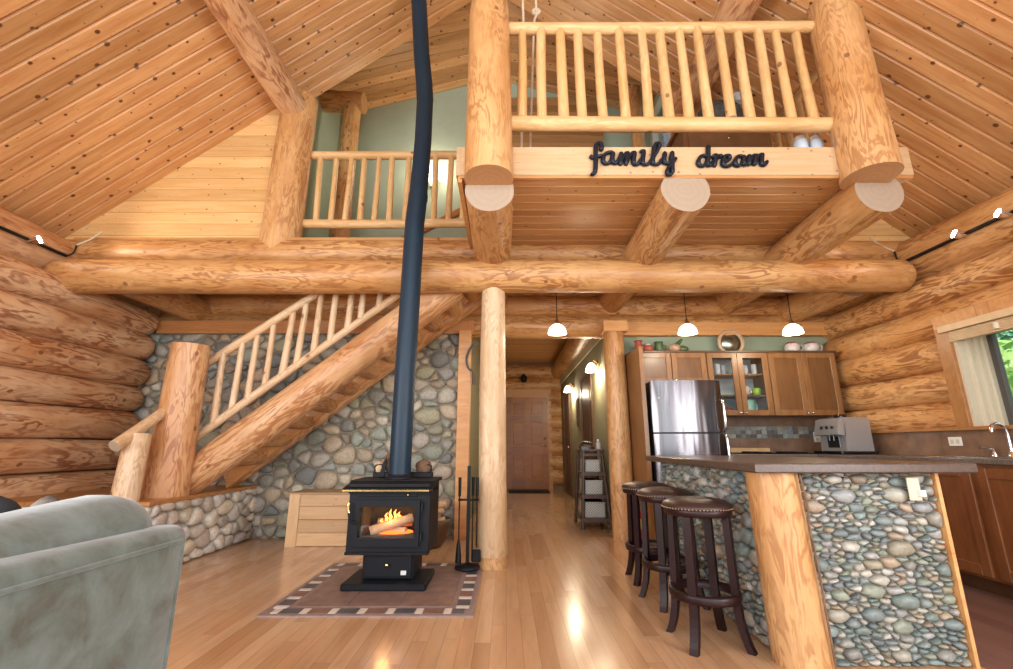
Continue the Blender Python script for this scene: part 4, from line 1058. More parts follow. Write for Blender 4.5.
# bar stools
def make_stool():
    x, y = 1.065, 2.68
    t = thing('bar_stool', 'x', 'bar stool', (x, y, 0), 'dark round bar stools along the island')
    mb = MB(); mb.lathe((x, y, 0), [(0, .63), (.168, .63), (.178, .637), (.181, .668), (.173, .672)], 36); mb.build('seat_ring', 'espresso', t)
    mb = MB(); mb.lathe((x, y, 0), [(.178, .660), (.186, .668), (.186, .678), (.177, .692), (.15, .706), (.10, .716), (.05, .720), (0, .721)], 40); s_ = mb.build('cushion', 'leather', t)
    mb = MB()
    for k in range(64):
        a = 2*PI*k/64; mb.ball((x+.1865*math.cos(a), y+.1865*math.sin(a), .670), .0042, 6)
    mb.build('nailheads', 'nail', s_)
    for k in range(4):
        a = PI/4+PI/2*k+.05
        def P(r, z): return V((x+r*math.cos(a), y+r*math.sin(a), z))
        path = smooth_path([P(.150, .65), P(.153, .5), P(.158, .3), P(.166, .15), P(.188, .05), P(.21, 0)], 3)
        mb = MB(); e1 = V((math.cos(a), math.sin(a), 0)); e2 = V((-math.sin(a), math.cos(a), 0)); rings = []
        for p in path: rings.append([p+e1*.017+e2*.021, p-e1*.017+e2*.021, p-e1*.017-e2*.021, p+e1*.017-e2*.021])
        n = len(rings)
        mb.add([q for r in rings for q in r], [(i*4+k_, (i+1)*4+k_, (i+1)*4+(k_+1) % 4, i*4+(k_+1) % 4) for i in range(n-1) for k_ in range(4)]+[(0, 1, 2, 3), (4*n-1, 4*n-2, 4*n-3, 4*n-4)])
        o_ = mb.build('leg', 'espresso', t)
    mb = MB(); mb.lathe((x, y, 0), [(.156, .215), (.178, .215), (.182, .225), (.182, .25), (.176, .258), (.156, .258), (.156, .215)], 36); mb.build('foot_ring', 'espresso', t)
    return t
s0 = make_stool(); s0['label'] = 'nearest dark bar stool with a leather seat beside the island log post'
dup(s0, (1.095, 3.29, 0), 'middle dark bar stool, between the nearest and the farthest stool', .12)
dup(s0, (1.115, 3.80, 0), 'farthest dark bar stool along the island, nearest the refrigerator', -.1)

# ------------------------------------------------------------------ kitchen units
def cab_door(root, x0, x1, z0, z1, y, knob, glass=False, frame='cab', panel='cabp', ax='x', st_=.062):
    """a framed door; its plane faces -Y (ax='x') or -X (ax='y')"""
    def bx(mb, a, b, ya, yb, bev=0.0):
        if ax == 'x': mb.box((a[0], ya, a[1]), (b[0], yb, b[1]), bev=bev)
        else: mb.box((ya, a[0], a[1]), (yb, b[0], b[1]), bev=bev)
    g = .003; x0 += g; x1 -= g; mb = MB(); w = st_
    bx(mb, (x0, z0), (x0+w, z1), y-.022, y, .003); bx(mb, (x1-w, z0), (x1, z1), y-.022, y, .003)
    bx(mb, (x0+w, z0), (x1-w, z0+w), y-.022, y, .003); bx(mb, (x0+w, z1-w), (x1-w, z1), y-.022, y, .003)
    d = mb.build('door', frame, root)
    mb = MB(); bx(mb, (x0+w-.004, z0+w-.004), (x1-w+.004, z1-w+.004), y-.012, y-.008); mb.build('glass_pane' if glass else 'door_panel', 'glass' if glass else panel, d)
    if knob:
        mb = MB()
        if ax == 'x': mb.ball((knob[0], y-.034, knob[1]), .013, 10); mb.tube([(knob[0], y-.02, knob[1]), (knob[0], y-.034, knob[1])], .006, 8)
        else: mb.ball((y-.034, knob[0], knob[1]), .013, 10); mb.tube([(y-.02, knob[0], knob[1]), (y-.034, knob[0], knob[1])], .006, 8)
        mb.build('knob', 'chrome', d)
CY = 5.21
def cab_body(root, x0, x1, z0, z1, y0, y1, open_=False, mat='cab'):
    mb = MB()
    if not open_: mb.box((x0, y0, z0), (x1, y1, z1))
    else:
        t = .018
        mb.box((x0, y0, z0), (x0+t, y1, z1)); mb.box((x1-t, y0, z0), (x1, y1, z1)); mb.box((x0, y0, z0), (x1, y1, z0+t)); mb.box((x0, y0, z1-t), (x1, y1, z1))
    return mb.build('body', mat, root)
u1 = thing('wall_cabinet', 'two door wall cabinet above the refrigerator', 'cabinet', (1.92, 5.4, 1.70), 'kitchen wall cabinets')
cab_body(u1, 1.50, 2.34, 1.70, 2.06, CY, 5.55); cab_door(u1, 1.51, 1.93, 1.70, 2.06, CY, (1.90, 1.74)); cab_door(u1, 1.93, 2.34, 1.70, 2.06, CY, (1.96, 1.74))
u2 = thing('wall_cabinet', 'glass door wall cabinet with glassware on its shelves', 'cabinet', (2.7, 5.4, 1.334), 'kitchen wall cabinets')
cab_body(u2, 2.34, 3.06, 1.334, 2.06, CY, 5.55, True)
mb = MB(); mb.box((2.358, 5.53, 1.352), (3.042, 5.55, 2.042)); mb.build('back_panel', 'cabin', u2)
for z in (1.555, 1.80):
    mb = MB(); mb.box((2.358, CY+.02, z), (3.042, 5.53, z+.018)); mb.build('shelf', 'cab', u2)
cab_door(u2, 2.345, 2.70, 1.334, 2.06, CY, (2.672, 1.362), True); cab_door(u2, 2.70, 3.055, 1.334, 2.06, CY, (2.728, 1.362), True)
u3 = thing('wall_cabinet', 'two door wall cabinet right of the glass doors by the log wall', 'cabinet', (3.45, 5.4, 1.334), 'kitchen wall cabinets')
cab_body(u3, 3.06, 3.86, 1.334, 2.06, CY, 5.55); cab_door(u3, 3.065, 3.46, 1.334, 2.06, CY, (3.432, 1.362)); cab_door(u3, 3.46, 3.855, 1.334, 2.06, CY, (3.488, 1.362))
mb = MB(); mb.box((1.46, CY-.03, 2.06), (3.88, 5.56, 2.085), bev=.004); tag(mb.build('cabinet_crown', 'brownf'), 'dark flat board along the top of the wall cabinets', 'board')
mb = MB(); mb.box((1.455, 4.85, 0.004), (1.50, 5.55, 2.06)); tag(mb.build('refrigerator_side_panel', 'cab'), 'tall wooden panel at the left of the refrigerator', 'panel')
# things in the glass cabinet
for i, (x, y, z, h, r) in enumerate(((2.44, 5.36, 1.818, .12, .035), (2.53, 5.34, 1.818, .13, .035), (2.62, 5.38, 1.818, .12, .035), (2.78, 5.35, 1.818, .13, .035), (2.88, 5.38, 1.818, .12, .035), (2.97, 5.35, 1.818, .13, .035))):
    mb = MB(); mb.lathe((x, y, z), [(0, 0), (r*.8, 0), (r*.85, .01), (r, h), (r*.92, h), (r*.75, .012), (0, .012)], 16)
    tag(mb.build('drinking_glass', 'clear'), 'clear drinking glass on the top shelf of the glass door cabinet', 'glass', 'glasses in the cabinet')
for i, (x, y, z, h, r, m_, lb) in enumerate(((2.82, 5.33, 1.573, .10, .05, 'ceramwht', 'white cup on the middle cabinet shelf beside the green cup'), (2.95, 5.33, 1.573, .085, .05, 'ceramgrn2', 'bright green cup on the middle cabinet shelf'),
        (2.83, 5.33, 1.352, .16, .075, 'cup', 'mint green vase on the bottom shelf of the glass cabinet'), (2.58, 5.33, 1.352, .085, .05, 'ceramred', 'dark red cup on the bottom shelf of the glass cabinet'))):
    if m_ == 'ceramgrn2' and m_ not in M: M[m_] = plain('lime_glaze', (.30, .50, .08), .3)
    c_ = thing('cup', lb, 'cup', (x, y, z)); mb = MB(); mb.lathe((x, y, z), [(0, 0), (r*.7, 0), (r*.95, h*.3), (r, h), (r*.9, h), (r*.82, h*.3), (0, .015)], 20); mb.build('bowl', m_, c_)
    mb = MB(); mb.tube(smooth_path([(x+r*.9, y, z+h*.8), (x+r*1.45, y, z+h*.72), (x+r*1.4, y, z+h*.35), (x+r*.88, y, z+h*.28)], 4), .006, 8); mb.build('handle', m_, c_)
# refrigerator
rf = thing('refrigerator', 'stainless steel top freezer refrigerator', 'refrigerator', (1.9, 5.1, .0))
FX0, FX1, FY = 1.535, 2.285, 4.76
mb = MB(); mb.box((FX0+.01, FY+.06, .03), (FX1-.01, 5.5, 1.672), bev=.01); mb.build('body', plain('fridge_side_dark', (.028, .024, .022), .5), rf)
def bowed(name, z0, z1):
    mb = MB(); n = 24; d = .018; r_ = .02
    fr2 = []; xs = [FX0+(FX1-FX0)*i/n for i in range(n+1)]
    ys = [FY+.05-.05*(1-abs(2*i/n-1)**6)-d*math.cos(PI*(i/n-.5)) for i in range(n+1)]
    for x, y in zip(xs, ys): fr2 += [(x, y, z0), (x, y, z1)]
    bk = []
    for x in xs: bk += [(x, FY+.06, z0), (x, FY+.06, z1)]
    N = len(fr2)
    fs = [(2*i, 2*i+2, 2*i+3, 2*i+1) for i in range(n)]
    mb.add(fr2, fs, 0, True)
    mb.add(fr2+bk, [(2*i+1, 2*i+3, N+2*i+3, N+2*i+1) for i in range(n)]+[(2*i, N+2*i, N+2*i+2, 2*i+2) for i in range(n)]+[(0, 1, N+1, N), (2*n, N+2*n, N+2*n+1, 2*n+1)])
    return mb.build(name, 'steel', rf)
fz = bowed('freezer_door', 1.135, 1.675); fg = bowed('fridge_door', .08, 1.118)
for par, za, zb_ in ((fz, 1.15, 1.47), (fg, .62, 1.105)):
    mb = MB(); mb.tube(smooth_path([(FX1-.03, FY-.0, za), (FX1-.028, FY-.035, za+.03), (FX1-.028, FY-.045, (za+zb_)/2), (FX1-.028, FY-.035, zb_-.03), (FX1-.03, FY-.0, zb_)], 5), .014, 12); mb.build('handle', 'chrome', par)
mb = MB(); mb.lathe((FX0+.07, FY+.01, 1.49), [(0, .012), (.008, .011), (.009, 0)], 10, axis='y'); mb.build('door_badge', 'white', fz)
# worktops
wt = thing('kitchen_worktop', 'dark speckled worktop along the back and right kitchen walls', 'worktop', (3.4, 4.6, .87))
mb = MB(); mb.box((2.31, 4.90, .875), (3.95, 5.55, .913), bev=.005); mb.box((3.27, .8, .875), (3.95, 4.90, .913), bev=.005); mb.build('slab', 'granite', wt)
mb = MB(); mb.box((3.40, 2.95, .909), (3.80, 3.80, .918), bev=.004); mb.build('sink_rim', 'sink', wt)
mb = MB(); mb.box((3.44, 3.0, .912), (3.76, 3.75, .9195)); mb.build('sink_bowl', plain('sink_bowl_dark', (.2, .2, .2), .3, .8), wt)
# backsplash
bs = MB()
for i in range(7):
    for z0, z1 in ((.913, 1.085), (1.225, 1.334)):
        bs.box((2.31+i*.235+.001, 5.535, z0+.001), (2.31+(i+1)*.235-.001, 5.56, z1-.001))
struct(bs.build('trim_backsplash', 'tile'))
MOS = stone_mat('mosaic_tiles', [(.26, .28, .26), (.20, .16, .13), (.36, .36, .31), (.15, .12, .10), (.26, .24, .20), (.33, .35, .35), (.13, .13, .12), (.31, .27, .21)], .3)
bs = MB(); nx = 26
for i in range(nx):
    for j in range(3):
        w = 1.64/nx; bs.box((2.31+i*w+.001, 5.533, 1.087+j*.046), (2.31+(i+1)*w-.001, 5.556, 1.087+(j+1)*.046-.002))
struct(bs.build('trim_mosaic', MOS))
bs = MB()
for i in range(13): bs.box((3.905, 1.0+i*.35+.001, .913), (3.935, 1.0+(i+1)*.35-.001, 1.125))
struct(bs.build('trim_backsplash_right', 'tile'))
mb = MB(); mb.box((3.875, .9, 1.125), (4.02, 5.5, 1.155), bev=.004); struct(mb.build('trim_sill', 'trim'))
# base cabinets on the right
for i, (ya, yb, lb) in enumerate(((2.75, 3.32, 'brown base cabinet at the right edge of the picture beyond the island'), (3.32, 3.92, 'brown base cabinet under the right worktop just past the island corner'), (3.92, 4.88, 'brown corner base cabinet behind the island'))):
    b_ = thing('base_cabinet', lb, 'cabinet', (3.6, (ya+yb)/2, .004), 'right base cabinets')
    mb = MB(); mb.box((3.31, ya, .11), (3.94, yb, .875)); mb.build('body', 'cabd', b_)
    mb = MB(); mb.box((3.37, ya, .004), (3.94, yb, .11)); mb.build('toe_kick', 'brownf', b_)
    cab_door(b_, ya+.02, yb-.02, .13, .85, 3.31, None, False, 'cabd', 'cabd', 'y', .07)
b_ = thing('base_cabinet', 'brown base cabinets under the back worktop', 'cabinet', (2.85, 5.2, .004))
mb = MB(); mb.box((2.33, 4.94, .11), (3.30, 5.54, .875)); mb.build('body', 'cabd', b_)
mb = MB(); mb.box((2.33, 5.0, .004), (3.30, 5.54, .11)); mb.build('toe_kick', 'brownf', b_)
cab_door(b_, 2.35, 2.82, .13, .85, 4.94, (2.78, .78), False, 'cabd', 'cabd'); cab_door(b_, 2.82, 3.29, .13, .85, 4.94, (2.86, .78), False, 'cabd', 'cabd')
# cooktop, cutting board, espresso machine, faucet, outlets
ct = thing('cooktop', 'black glass cooktop in the back worktop', 'cooktop', (2.95, 5.15, .913))
mb = MB(); mb.box((2.60, 4.94, .913), (3.36, 5.44, .924), bev=.003); mb.build('glass_top', 'blackg', ct)
for x_, y_ in ((2.78, 5.06), (3.18, 5.06), (2.78, 5.31), (3.18, 5.31)):
    mb = MB(); mb.lathe((x_, y_, .924), [(.06, .0), (.09, .0), (.09, .008), (.085, .012), (.06, .012)], 20); mb.build('burner_grate', 'iron', ct)
mb = MB(); mb.box((2.60, 5.46, .913), (3.10, 5.53, .975), bev=.006); tag(mb.build('cutting_board', 'ridge_w'), 'pale striped cutting board leaning at the back of the worktop', 'cutting board')
em = thing('espresso_machine', 'silver espresso machine in the kitchen corner', 'espresso machine', (3.55, 4.85, .913))
ES = plain('espresso_silver', (.45, .45, .45), .35, .6); 
mb = MB(); mb.prism([(3.46, 4.72, .94), (3.74, 4.72, .94), (3.74, 4.72, 1.27), (3.71, 4.72, 1.285), (3.48, 4.72, 1.285)], (0, 0, 0), (0, .38, 0)); mb.build('body', ES, em)
mb = MB(); mb.box((3.38, 4.68, .917), (3.75, 5.12, .945), bev=.006); mb.build('drip_tray', 'blackg', em)
mb = MB(); mb.prism([(3.48, 4.72, 1.10), (3.48, 4.72, 1.283), (3.43, 4.72, 1.27), (3.39, 4.72, 1.11)], (0, 0, 0), (0, .36, 0)); hd = mb.build('brew_head', ES, em)
mb = MB(); [mb.lathe((3.415, yy, 1.185), [(0, -.02), (.016, -.02), (.016, .0)], 12, axis='x') for yy in (4.80, 4.88, 4.96)]; mb.build('button', 'blackg', hd)
mb = MB(); mb.tube([(3.43, 4.84, 1.11), (3.43, 4.84, 1.05)], .014, 10); mb.build('spout', 'blackg', hd); mb = MB(); mb.tube([(3.43, 4.90, 1.11), (3.43, 4.90, 1.05)], .014, 10); mb.build('spout', 'blackg', hd)
mb = MB(); mb.box((3.457, 4.80, .98), (3.465, 4.98, 1.09), bev=.002); mb.build('display', 'blackg', em)
mb = MB(); mb.lathe((3.58, 4.90, 1.285), [(0, .04), (.055, .038), (.06, .02), (.06, 0)], 20); mb.build('bean_lid', 'blackg', em)
fc = thing('faucet', 'chrome gooseneck faucet at the kitchen sink', 'faucet', (3.86, 3.55, .913))
mb = MB(); mb.lathe((3.86, 3.55, .913), [(.03, 0), (.03, .012), (.018, .03), (.014, .05)], 16); mb.build('base', 'chrome', fc)
mb = MB(); mb.tube(smooth_path([(3.86, 3.55, .95), (3.86, 3.55, 1.08), (3.845, 3.55, 1.14), (3.80, 3.55, 1.165), (3.755, 3.55, 1.15), (3.74, 3.55, 1.10)], 6), [.012]*26+[.016]*5, 12); mb.build('spout', 'chrome', fc)
mb = MB(); mb.lathe((3.84, 3.66, .913), [(.022, 0), (.022, .01), (.013, .03), (.013, .06), (0, .065)], 14); fh = mb.build('lever_base', 'chrome', fc)
mb = MB(); mb.tube([(3.84, 3.66, .972), (3.79, 3.675, .985), (3.75, 3.68, .982)], [.009, .008, .006], 8); mb.build('lever', 'chrome', fh)
def outlet(lab, p, n):
    t = thing('wall_outlet', lab, 'outlet', p); mb = MB(); x, y, z = p
    if n == 'y': mb.box((x-.04, y-.008, z-.06), (x+.04, y, z+.06), bev=.003)
    else: mb.box((x-.008, y-.06, z-.038), (x, y+.06, z+.038), bev=.003)
    mb.build('plate', 'white', t); mb = MB()
    for d in (-.025, .025):
        if n == 'y': mb.box((x-.018, y-.011, z+d-.016), (x+.018, y-.007, z+d+.016), bev=.002)
        else: mb.box((x-.011, y+d-.016, z-.018), (x-.007, y+d+.016, z+.018), bev=.002)
    mb.build('socket', 'cream', t)
outlet('white outlet plate on the brown tile right of the kitchen corner', (3.905, 4.02, 1.035), 'x')
outlet('white outlet plate on the back tile left of the espresso machine', (3.72, 5.532, 1.10), 'y')
# things on top of the cabinets
ZC = 2.085
def pot(name, lab, prof, x, y, mat, extra=None):
    t = thing(name, lab, 'ornament', (x, y, ZC), 'ornaments on the wall cabinets')
    mb = MB(); mb.lathe((x, y, ZC), prof, 18); mb.build('body', mat, t)
    if extra: extra(t, x, y)
    return t
def hnd(mat, r=.05, z0=.03, z1=.1, side=1):
    def f(t, x, y):
        mb = MB(); mb.tube(smooth_path([(x+side*r*.8, y, ZC+z1), (x+side*r*1.7, y, ZC+z1*.9), (x+side*r*1.6, y, ZC+z0+.01), (x+side*r*.9, y, ZC+z0)], 4), .008, 8); mb.build('handle', mat, t)
    return f
pot('pitcher', 'rust red glazed pitcher at the left end of the cabinet top', [(0, 0), (.04, 0), (.055, .05), (.045, .10), (.04, .12), (.055, .15), (.045, .15), (.03, .11), (0, .1)], 1.60, 5.33, 'ceramred', hnd('ceramred'))
pot('jar', 'small orange brown jar with a white lid beside the rust pitcher', [(0, 0), (.05, 0), (.062, .04), (.05, .075), (.03, .085), (.012, .1), (0, .1)], 1.70, 5.28, 'ceramred', lambda t, x, y: MB().lathe((x, y, ZC+.082), [(.036, 0), (.03, .016), (0, .024)], 14).build('lid', 'ceramwht', t))
pot('pitcher', 'green glazed pitcher on the cabinet top', [(0, 0), (.05, 0), (.058, .05), (.045, .10), (.055, .135), (.045, .135), (.03, .1), (0, .08)], 1.845, 5.33, 'ceramgrn', hnd('ceramgrn'))
pot('gourd', 'tan and green gourd with a raised stem on the cabinet top', [(0, 0), (.05, .005), (.075, .04), (.065, .08), (.03, .10), (0, .105)], 2.02, 5.3, 'ceramtan', lambda t, x, y: MB().tube(smooth_path([(x+.02, y, ZC+.08), (x+.06, y, ZC+.12), (x+.10, y, ZC+.16)], 4), [.03, .03, .028, .026, .024, .022, .02, .018, .014], 10).build('stem', 'ceramgrn', t))
pot('gourd', 'dark green gourd right of the tan one on the cabinet top', [(0, 0), (.05, .005), (.07, .04), (.06, .07), (.02, .09), (0, .09)], 2.13, 5.33, 'ceramgrn')
for xx, lb in ((3.46, 'white painted teapot on the cabinet top with a dark red rim'), (3.69, 'white painted teapot nearest the log wall on the cabinet top')):
    pot('teapot', lb, [(0, 0), (.06, 0), (.085, .05), (.08, .1), (.055, .125), (.03, .13), (.012, .15), (0, .15)], xx, 5.33, 'ceramwht', hnd('ceramwht', .075))
    mb = MB(); mb.lathe((xx, 5.33, ZC+.112), [(.07, 0), (.062, .014), (.045, .02)], 18); mb.build('rim', 'ceramred', [o_ for o_ in bpy.data.objects if o_.get('label') == lb][0])
mr = thing('round_mirror', 'round mirror in a pale wood frame standing on the cabinet top', 'mirror', (2.78, 5.42, ZC))
mb = MB(); ring = []
mb.tube([(2.78+.145*math.cos(a), 5.44, ZC+.155+.145*math.sin(a)) for a in [2*PI*k/40 for k in range(41)]], .022, 10, cap=False); mb.build('frame', 'mframe', mr)
mb = MB(); mb.lathe((2.78, 5.448, ZC+.155), [(0, .004), (.14, .004), (.14, -.004), (0, -.004)], 36, axis='y'); mb.build('glass', 'mirrorg', mr)
# fire extinguisher
fe = thing('fire_extinguisher', 'small red fire extinguisher on the floor behind the farthest bar stool', 'fire extinguisher', (1.385, 5.1, .004))
mb = MB(); mb.lathe((1.385, 5.1, .004), [(0, 0), (.055, 0), (.06, .02), (.06, .26), (.045, .31), (.02, .33), (.02, .36), (0, .36)], 20); mb.build('cylinder', 'red', fe)
mb = MB(); mb.lathe((1.385, 5.1, .15), [(.0605, 0), (.0612, .005), (.0612, .10), (.0605, .105)], 20); mb.build('label_band', 'yellow', fe)
mb = MB(); mb.box((1.34, 5.09, .36), (1.41, 5.11, .39), bev=.004); mb.build('valve', 'iron', fe)

# ------------------------------------------------------------------ kitchen window
w1 = MB(); xi = 3.93; ya, yb, za, zb2 = 1.15, 3.86, 1.155, 2.02
for a, b in (((yb-.0, za), (yb+.12, zb2)), ((ya-.12, za), (ya, zb2)), ((ya-.12, zb2), (yb+.12, zb2+.12))): w1.box((xi-.03, a[0], a[1]), (xi+.05, b[0], b[1]), bev=.003)
w1 = struct(w1.build('window_1', 'trim'), 'kitchen window in the right log wall with greenery outside')
mb = MB(); yo = yb+.085
mb.prism([(xi, yb, za), (4.36, yo, za), (4.36, yo-.025, za), (xi, yb-.025, za)], (0, 0, 0), (0, 0, zb2-.02-za))
for xr in (4.02, 4.11, 4.19):
    yr = yb-.025+(xr-xi)/(4.36-xi)*.085; mb.box((xr, yr-.014, za), (xr+.022, yr+.004, zb2-.02))
mb.box((xi, ya, za), (4.36, ya+.025, zb2-.02)); mb.box((xi, ya, zb2-.02), (4.36, yo, zb2)); mb.box((xi+.1, ya, za-.02), (4.36, yo, za)); mb.build('jamb', 'jamb', w1)
mb = MB()
for p, q in (((ya+.025, za), (ya+.085, zb2-.021)), ((yo-.085, za), (yo-.027, zb2-.021)), ((2.45, za+.03), (2.53, zb2-.06))): mb.box((4.28, p[0], p[1]), (4.325, q[0], q[1]))
for p, q in (((ya+.085, za+.001), (yo-.085, za+.03)), ((ya+.085, zb2-.06), (yo-.085, zb2-.022))): mb.box((4.282, p[0], p[1]), (4.323, q[0], q[1]))
mb.build('sash', 'sash', w1)
mb = MB(); mb.box((4.298, ya+.03, za), (4.303, yo-.03, zb2-.021)); mb.build('pane', 'glass', w1)
bl = thing('window_blind', 'raised wooden blind bundled at the top of the kitchen window', 'blind', (3.92, 2.5, 1.9))
mb = MB(); mb.box((xi-.06, ya-.05, 1.975), (xi+.05, yb+.06, 2.035), bev=.003); mb.build('valance', 'blind', bl)
mb = MB()
for i in range(7): mb.box((xi-.03, ya+.02, 1.885+i*.0125), (xi+.03, yb-.0, 1.885+i*.0125+.009))
mb.build('slats', 'blind', bl)
mb = MB(); mb.tube([(xi-.045, 3.45, 1.95), (xi-.045, 3.45, 1.90)], [.02, .02], 8); mb.build('cord_tassel', 'jamb', bl)
# greenery outside
mb = MB(); mb.box((4.7, -8, -.3), (24, 16, -.2)); struct(mb.build('ground', 'grass'))
def bush(name, lab, c_, rad, n, mat, trunk=True, cat='tree'):
    t = thing(name, lab, cat, (c_[0], c_[1], -.2), 'trees outside the kitchen window')
    rn = random.Random(int(c_[0]*100+c_[1]*17)); mb = MB()
    for i in range(n):
        d = V((rn.gauss(0, 1), rn.gauss(0, 1), rn.gauss(0, 1))).normalized()*rn.uniform(.55, 1)
        p = V((c_[0]+d.x*rad[0], c_[1]+d.y*rad[1], c_[2]+d.z*rad[2]))
        a = V((rn.gauss(0, 1), rn.gauss(0, 1), rn.gauss(0, .6))).normalized(); b2 = a.cross(V((rn.gauss(0, 1), rn.gauss(0, 1), rn.gauss(0, 1)))).normalized()
        s_ = rn.uniform(.07, .15)
        mb.add([p-a*s_, p+b2*s_*.45, p+a*s_, p-b2*s_*.45], [(0, 1, 2, 3)])
    mb.build('foliage', mat, t)
    mb = MB(); mb.tube([(c_[0], c_[1], -.2), (c_[0]+.05, c_[1], c_[2]), (c_[0], c_[1]+.1, c_[2]+rad[2]*.6)], [.09, .06, .02], 8); mb.build('trunk', 'trunk', t)
bush('shrub', 'bright green leafy shrub just outside the kitchen window', (7.0, 6.0, 1.15), (1.3, 1.7, 1.25), 3200, 'leafa', cat='shrub')
bush('shrub', 'lower bright green shrub seen at the right side of the kitchen window', (7.0, 3.0, .9), (1.2, 1.4, 1.2), 2200, 'leafa', cat='shrub')
bush('leafy_tree', 'dark teal green tree behind the shrubs outside the kitchen window', (10.0, 8.2, 3.0), (2.0, 2.6, 2.6), 3400, 'leafb')
bush('leafy_tree', 'second dark green tree farther right outside the kitchen window', (9.5, 3.2, 3.0), (2.0, 2.2, 2.6), 2600, 'leafb')
bush('leafy_tree', 'tall green tree filling the gap at the far left outside the window', (10.5, 10.0, 2.6), (2.2, 2.2, 2.6), 2600, 'leafb')

# ------------------------------------------------------------------ hall things
ls = thing('ladder_shelf', 'dark wooden ladder shelf with baskets beside the hall post', 'shelf', (1.1, 6.2, 0))
LX0, LX1, LY0, LY1 = .93, 1.28, 5.92, 6.45
def bar(mb, a, b, w=.022):
    mb.tube([a, b], w, 4, up=(1, 0, 0))
for (xa, xb) in ((LX0, LX0+.06), (LX1, LX1-.06)):
    for (yy, ye) in ((LY0-.03, LY0+.05), (LY1+.03, LY1-.05)):
        mb = MB(); bar(mb, (xa, yy, 0), (xb, ye, .93)); mb.build('leg', 'shelfw', ls)
for z in (.10, .37, .64):
    k = z/.93; mb = MB(); mb.box((LX0+.06*k-.01, LY0-.03+.08*k, z), (LX1-.06*k+.01, LY1+.03-.08*k, z+.025)); mb.box((LX0+.06*k-.02, LY0-.03+.08*k-.012, z-.01), (LX1-.06*k+.02, LY0-.03+.08*k+.01, z+.035)); mb.build('shelf', 'shelfw', ls)
mb = MB(); mb.box((LX0+.03, LY0, .93), (LX1-.03, LY1, .955), bev=.004); mb.build('top', 'shelfw', ls)
mb = MB(); mb.box((LX0+.06, LY0+.03, .87), (LX1-.06, LY0+.05, .90)); mb.build('rail', 'shelfw', ls)
for i, (z, h, lb) in enumerate(((.125, .19, 'pale wicker basket on the lowest rung of the ladder shelf'), (.395, .18, 'pale wicker basket on the middle rung of the ladder shelf'), (.665, .16, 'pale wicker basket on the upper rung of the ladder shelf'))):
    k = z/.93; x0_, x1_ = LX0+.06*k+.035, LX1-.06*k-.035; t = thing('wicker_basket', lb, 'basket', ((x0_+x1_)/2, 6.18, z), 'baskets on the ladder shelf')
    mb = MB(); mb.box((x0_, LY0+.04+.05*k, z), (x1_, LY1-.06, z+h), bev=.015); mb.build('basket', 'wicker', t)
    mb = MB(); mb.box((x0_-.006, LY0+.034+.05*k, z+h-.02), (x1_+.006, LY1-.055, z+h), bev=.006); mb.build('rim', 'wicker', t)
ph = thing('telephone', 'black desk telephone on top of the ladder shelf', 'telephone', (1.06, 6.15, .955))
mb = MB(); mb.prism([(.98, 6.06, .955), (.98, 6.26, .955), (.98, 6.26, 1.01), (.98, 6.06, .98)], (0, 0, 0), (.17, 0, 0)); mb.build('base', 'blackg', ph)
mb = MB(); mb.tube(smooth_path([(.985, 6.08, 1.01), (1.01, 6.15, 1.035), (1.06, 6.17, 1.045), (1.12, 6.15, 1.03)], 4), .016, 10); mb.build('handset', 'blackg', ph)
bt = thing('soap_bottle', 'small clear white bottle on the ladder shelf', 'bottle', (1.2, 6.08, .955))
mb = MB(); mb.lathe((1.2, 6.06, .955), [(0, 0), (.028, 0), (.03, .01), (.03, .075), (.012, .095), (.012, .105), (0, .105)], 16); mb.build('body', 'clear', bt)
mb = MB(); mb.lathe((1.2, 6.06, 1.06), [(.014, 0), (.014, .02), (0, .022)], 12); mb.build('cap', 'white', bt)
mb = MB(); mb.box((.05, 10.25, 0), (.95, 10.8, .012), bev=.004); tag(mb.build('door_mat', 'mat'), 'black door mat in front of the entry door', 'mat')
def sconce(y, z, lab):
    t = thing('wall_sconce', lab, 'wall lamp', (1.32, y, z), 'hall wall sconces'); x = 1.32
    mb = MB(); mb.lathe((x, y, z+.02), [(0, -.02), (.05, -.02), (.055, 0)], 16, axis='x'); mb.tube(smooth_path([(x-.01, y, z+.04), (x-.07, y, z+.08), (x-.10, y, z+.05)], 4), .01, 8); mb.build('bracket', 'brass', t)
    mb = MB(); mb.lathe((x-.10, y, z-.09), [(.085, 0), (.08, .05), (.055, .10), (.03, .125), (0, .13)], 20); mb.build('glass_shade', 'shadeg', t)
    L = bpy.data.lights.new('sconce_light', 'POINT'); L.energy = 30; L.color = (1, .82, .58); L.shadow_soft_size = .06
    o_ = bpy.data.objects.new('sconce_light', L); COL.objects.link(o_); o_.location = (x-.12, y, z-.13)
sconce(6.4, 2.12, 'nearer glowing wall sconce on the olive hall wall'); sconce(8.9, 2.12, 'farther glowing wall sconce on the olive hall wall')
t = thing('wall_lantern', 'small dark lantern fixed on the logs above the entry door', 'wall lamp', (.42, 10.9, 2.55))
mb = MB(); mb.lathe((.42, 10.85, 2.48), [(0, 0), (.05, 0), (.075, .06), (.08, .14), (.03, .2), (0, .22)], 14); mb.build('body', 'blackg', t)
mb = MB(); mb.box((.38, 10.9, 2.5), (.46, 10.95, 2.66)); mb.build('back_plate', 'blackg', t)
mb = MB(); mb.box((1.30, 8.3, 1.35), (1.32, 8.5, 1.85), bev=.004); tag(mb.build('wall_hanging', 'brownf'), 'narrow dark wall hanging on the olive hall wall between the doors', 'wall decoration')

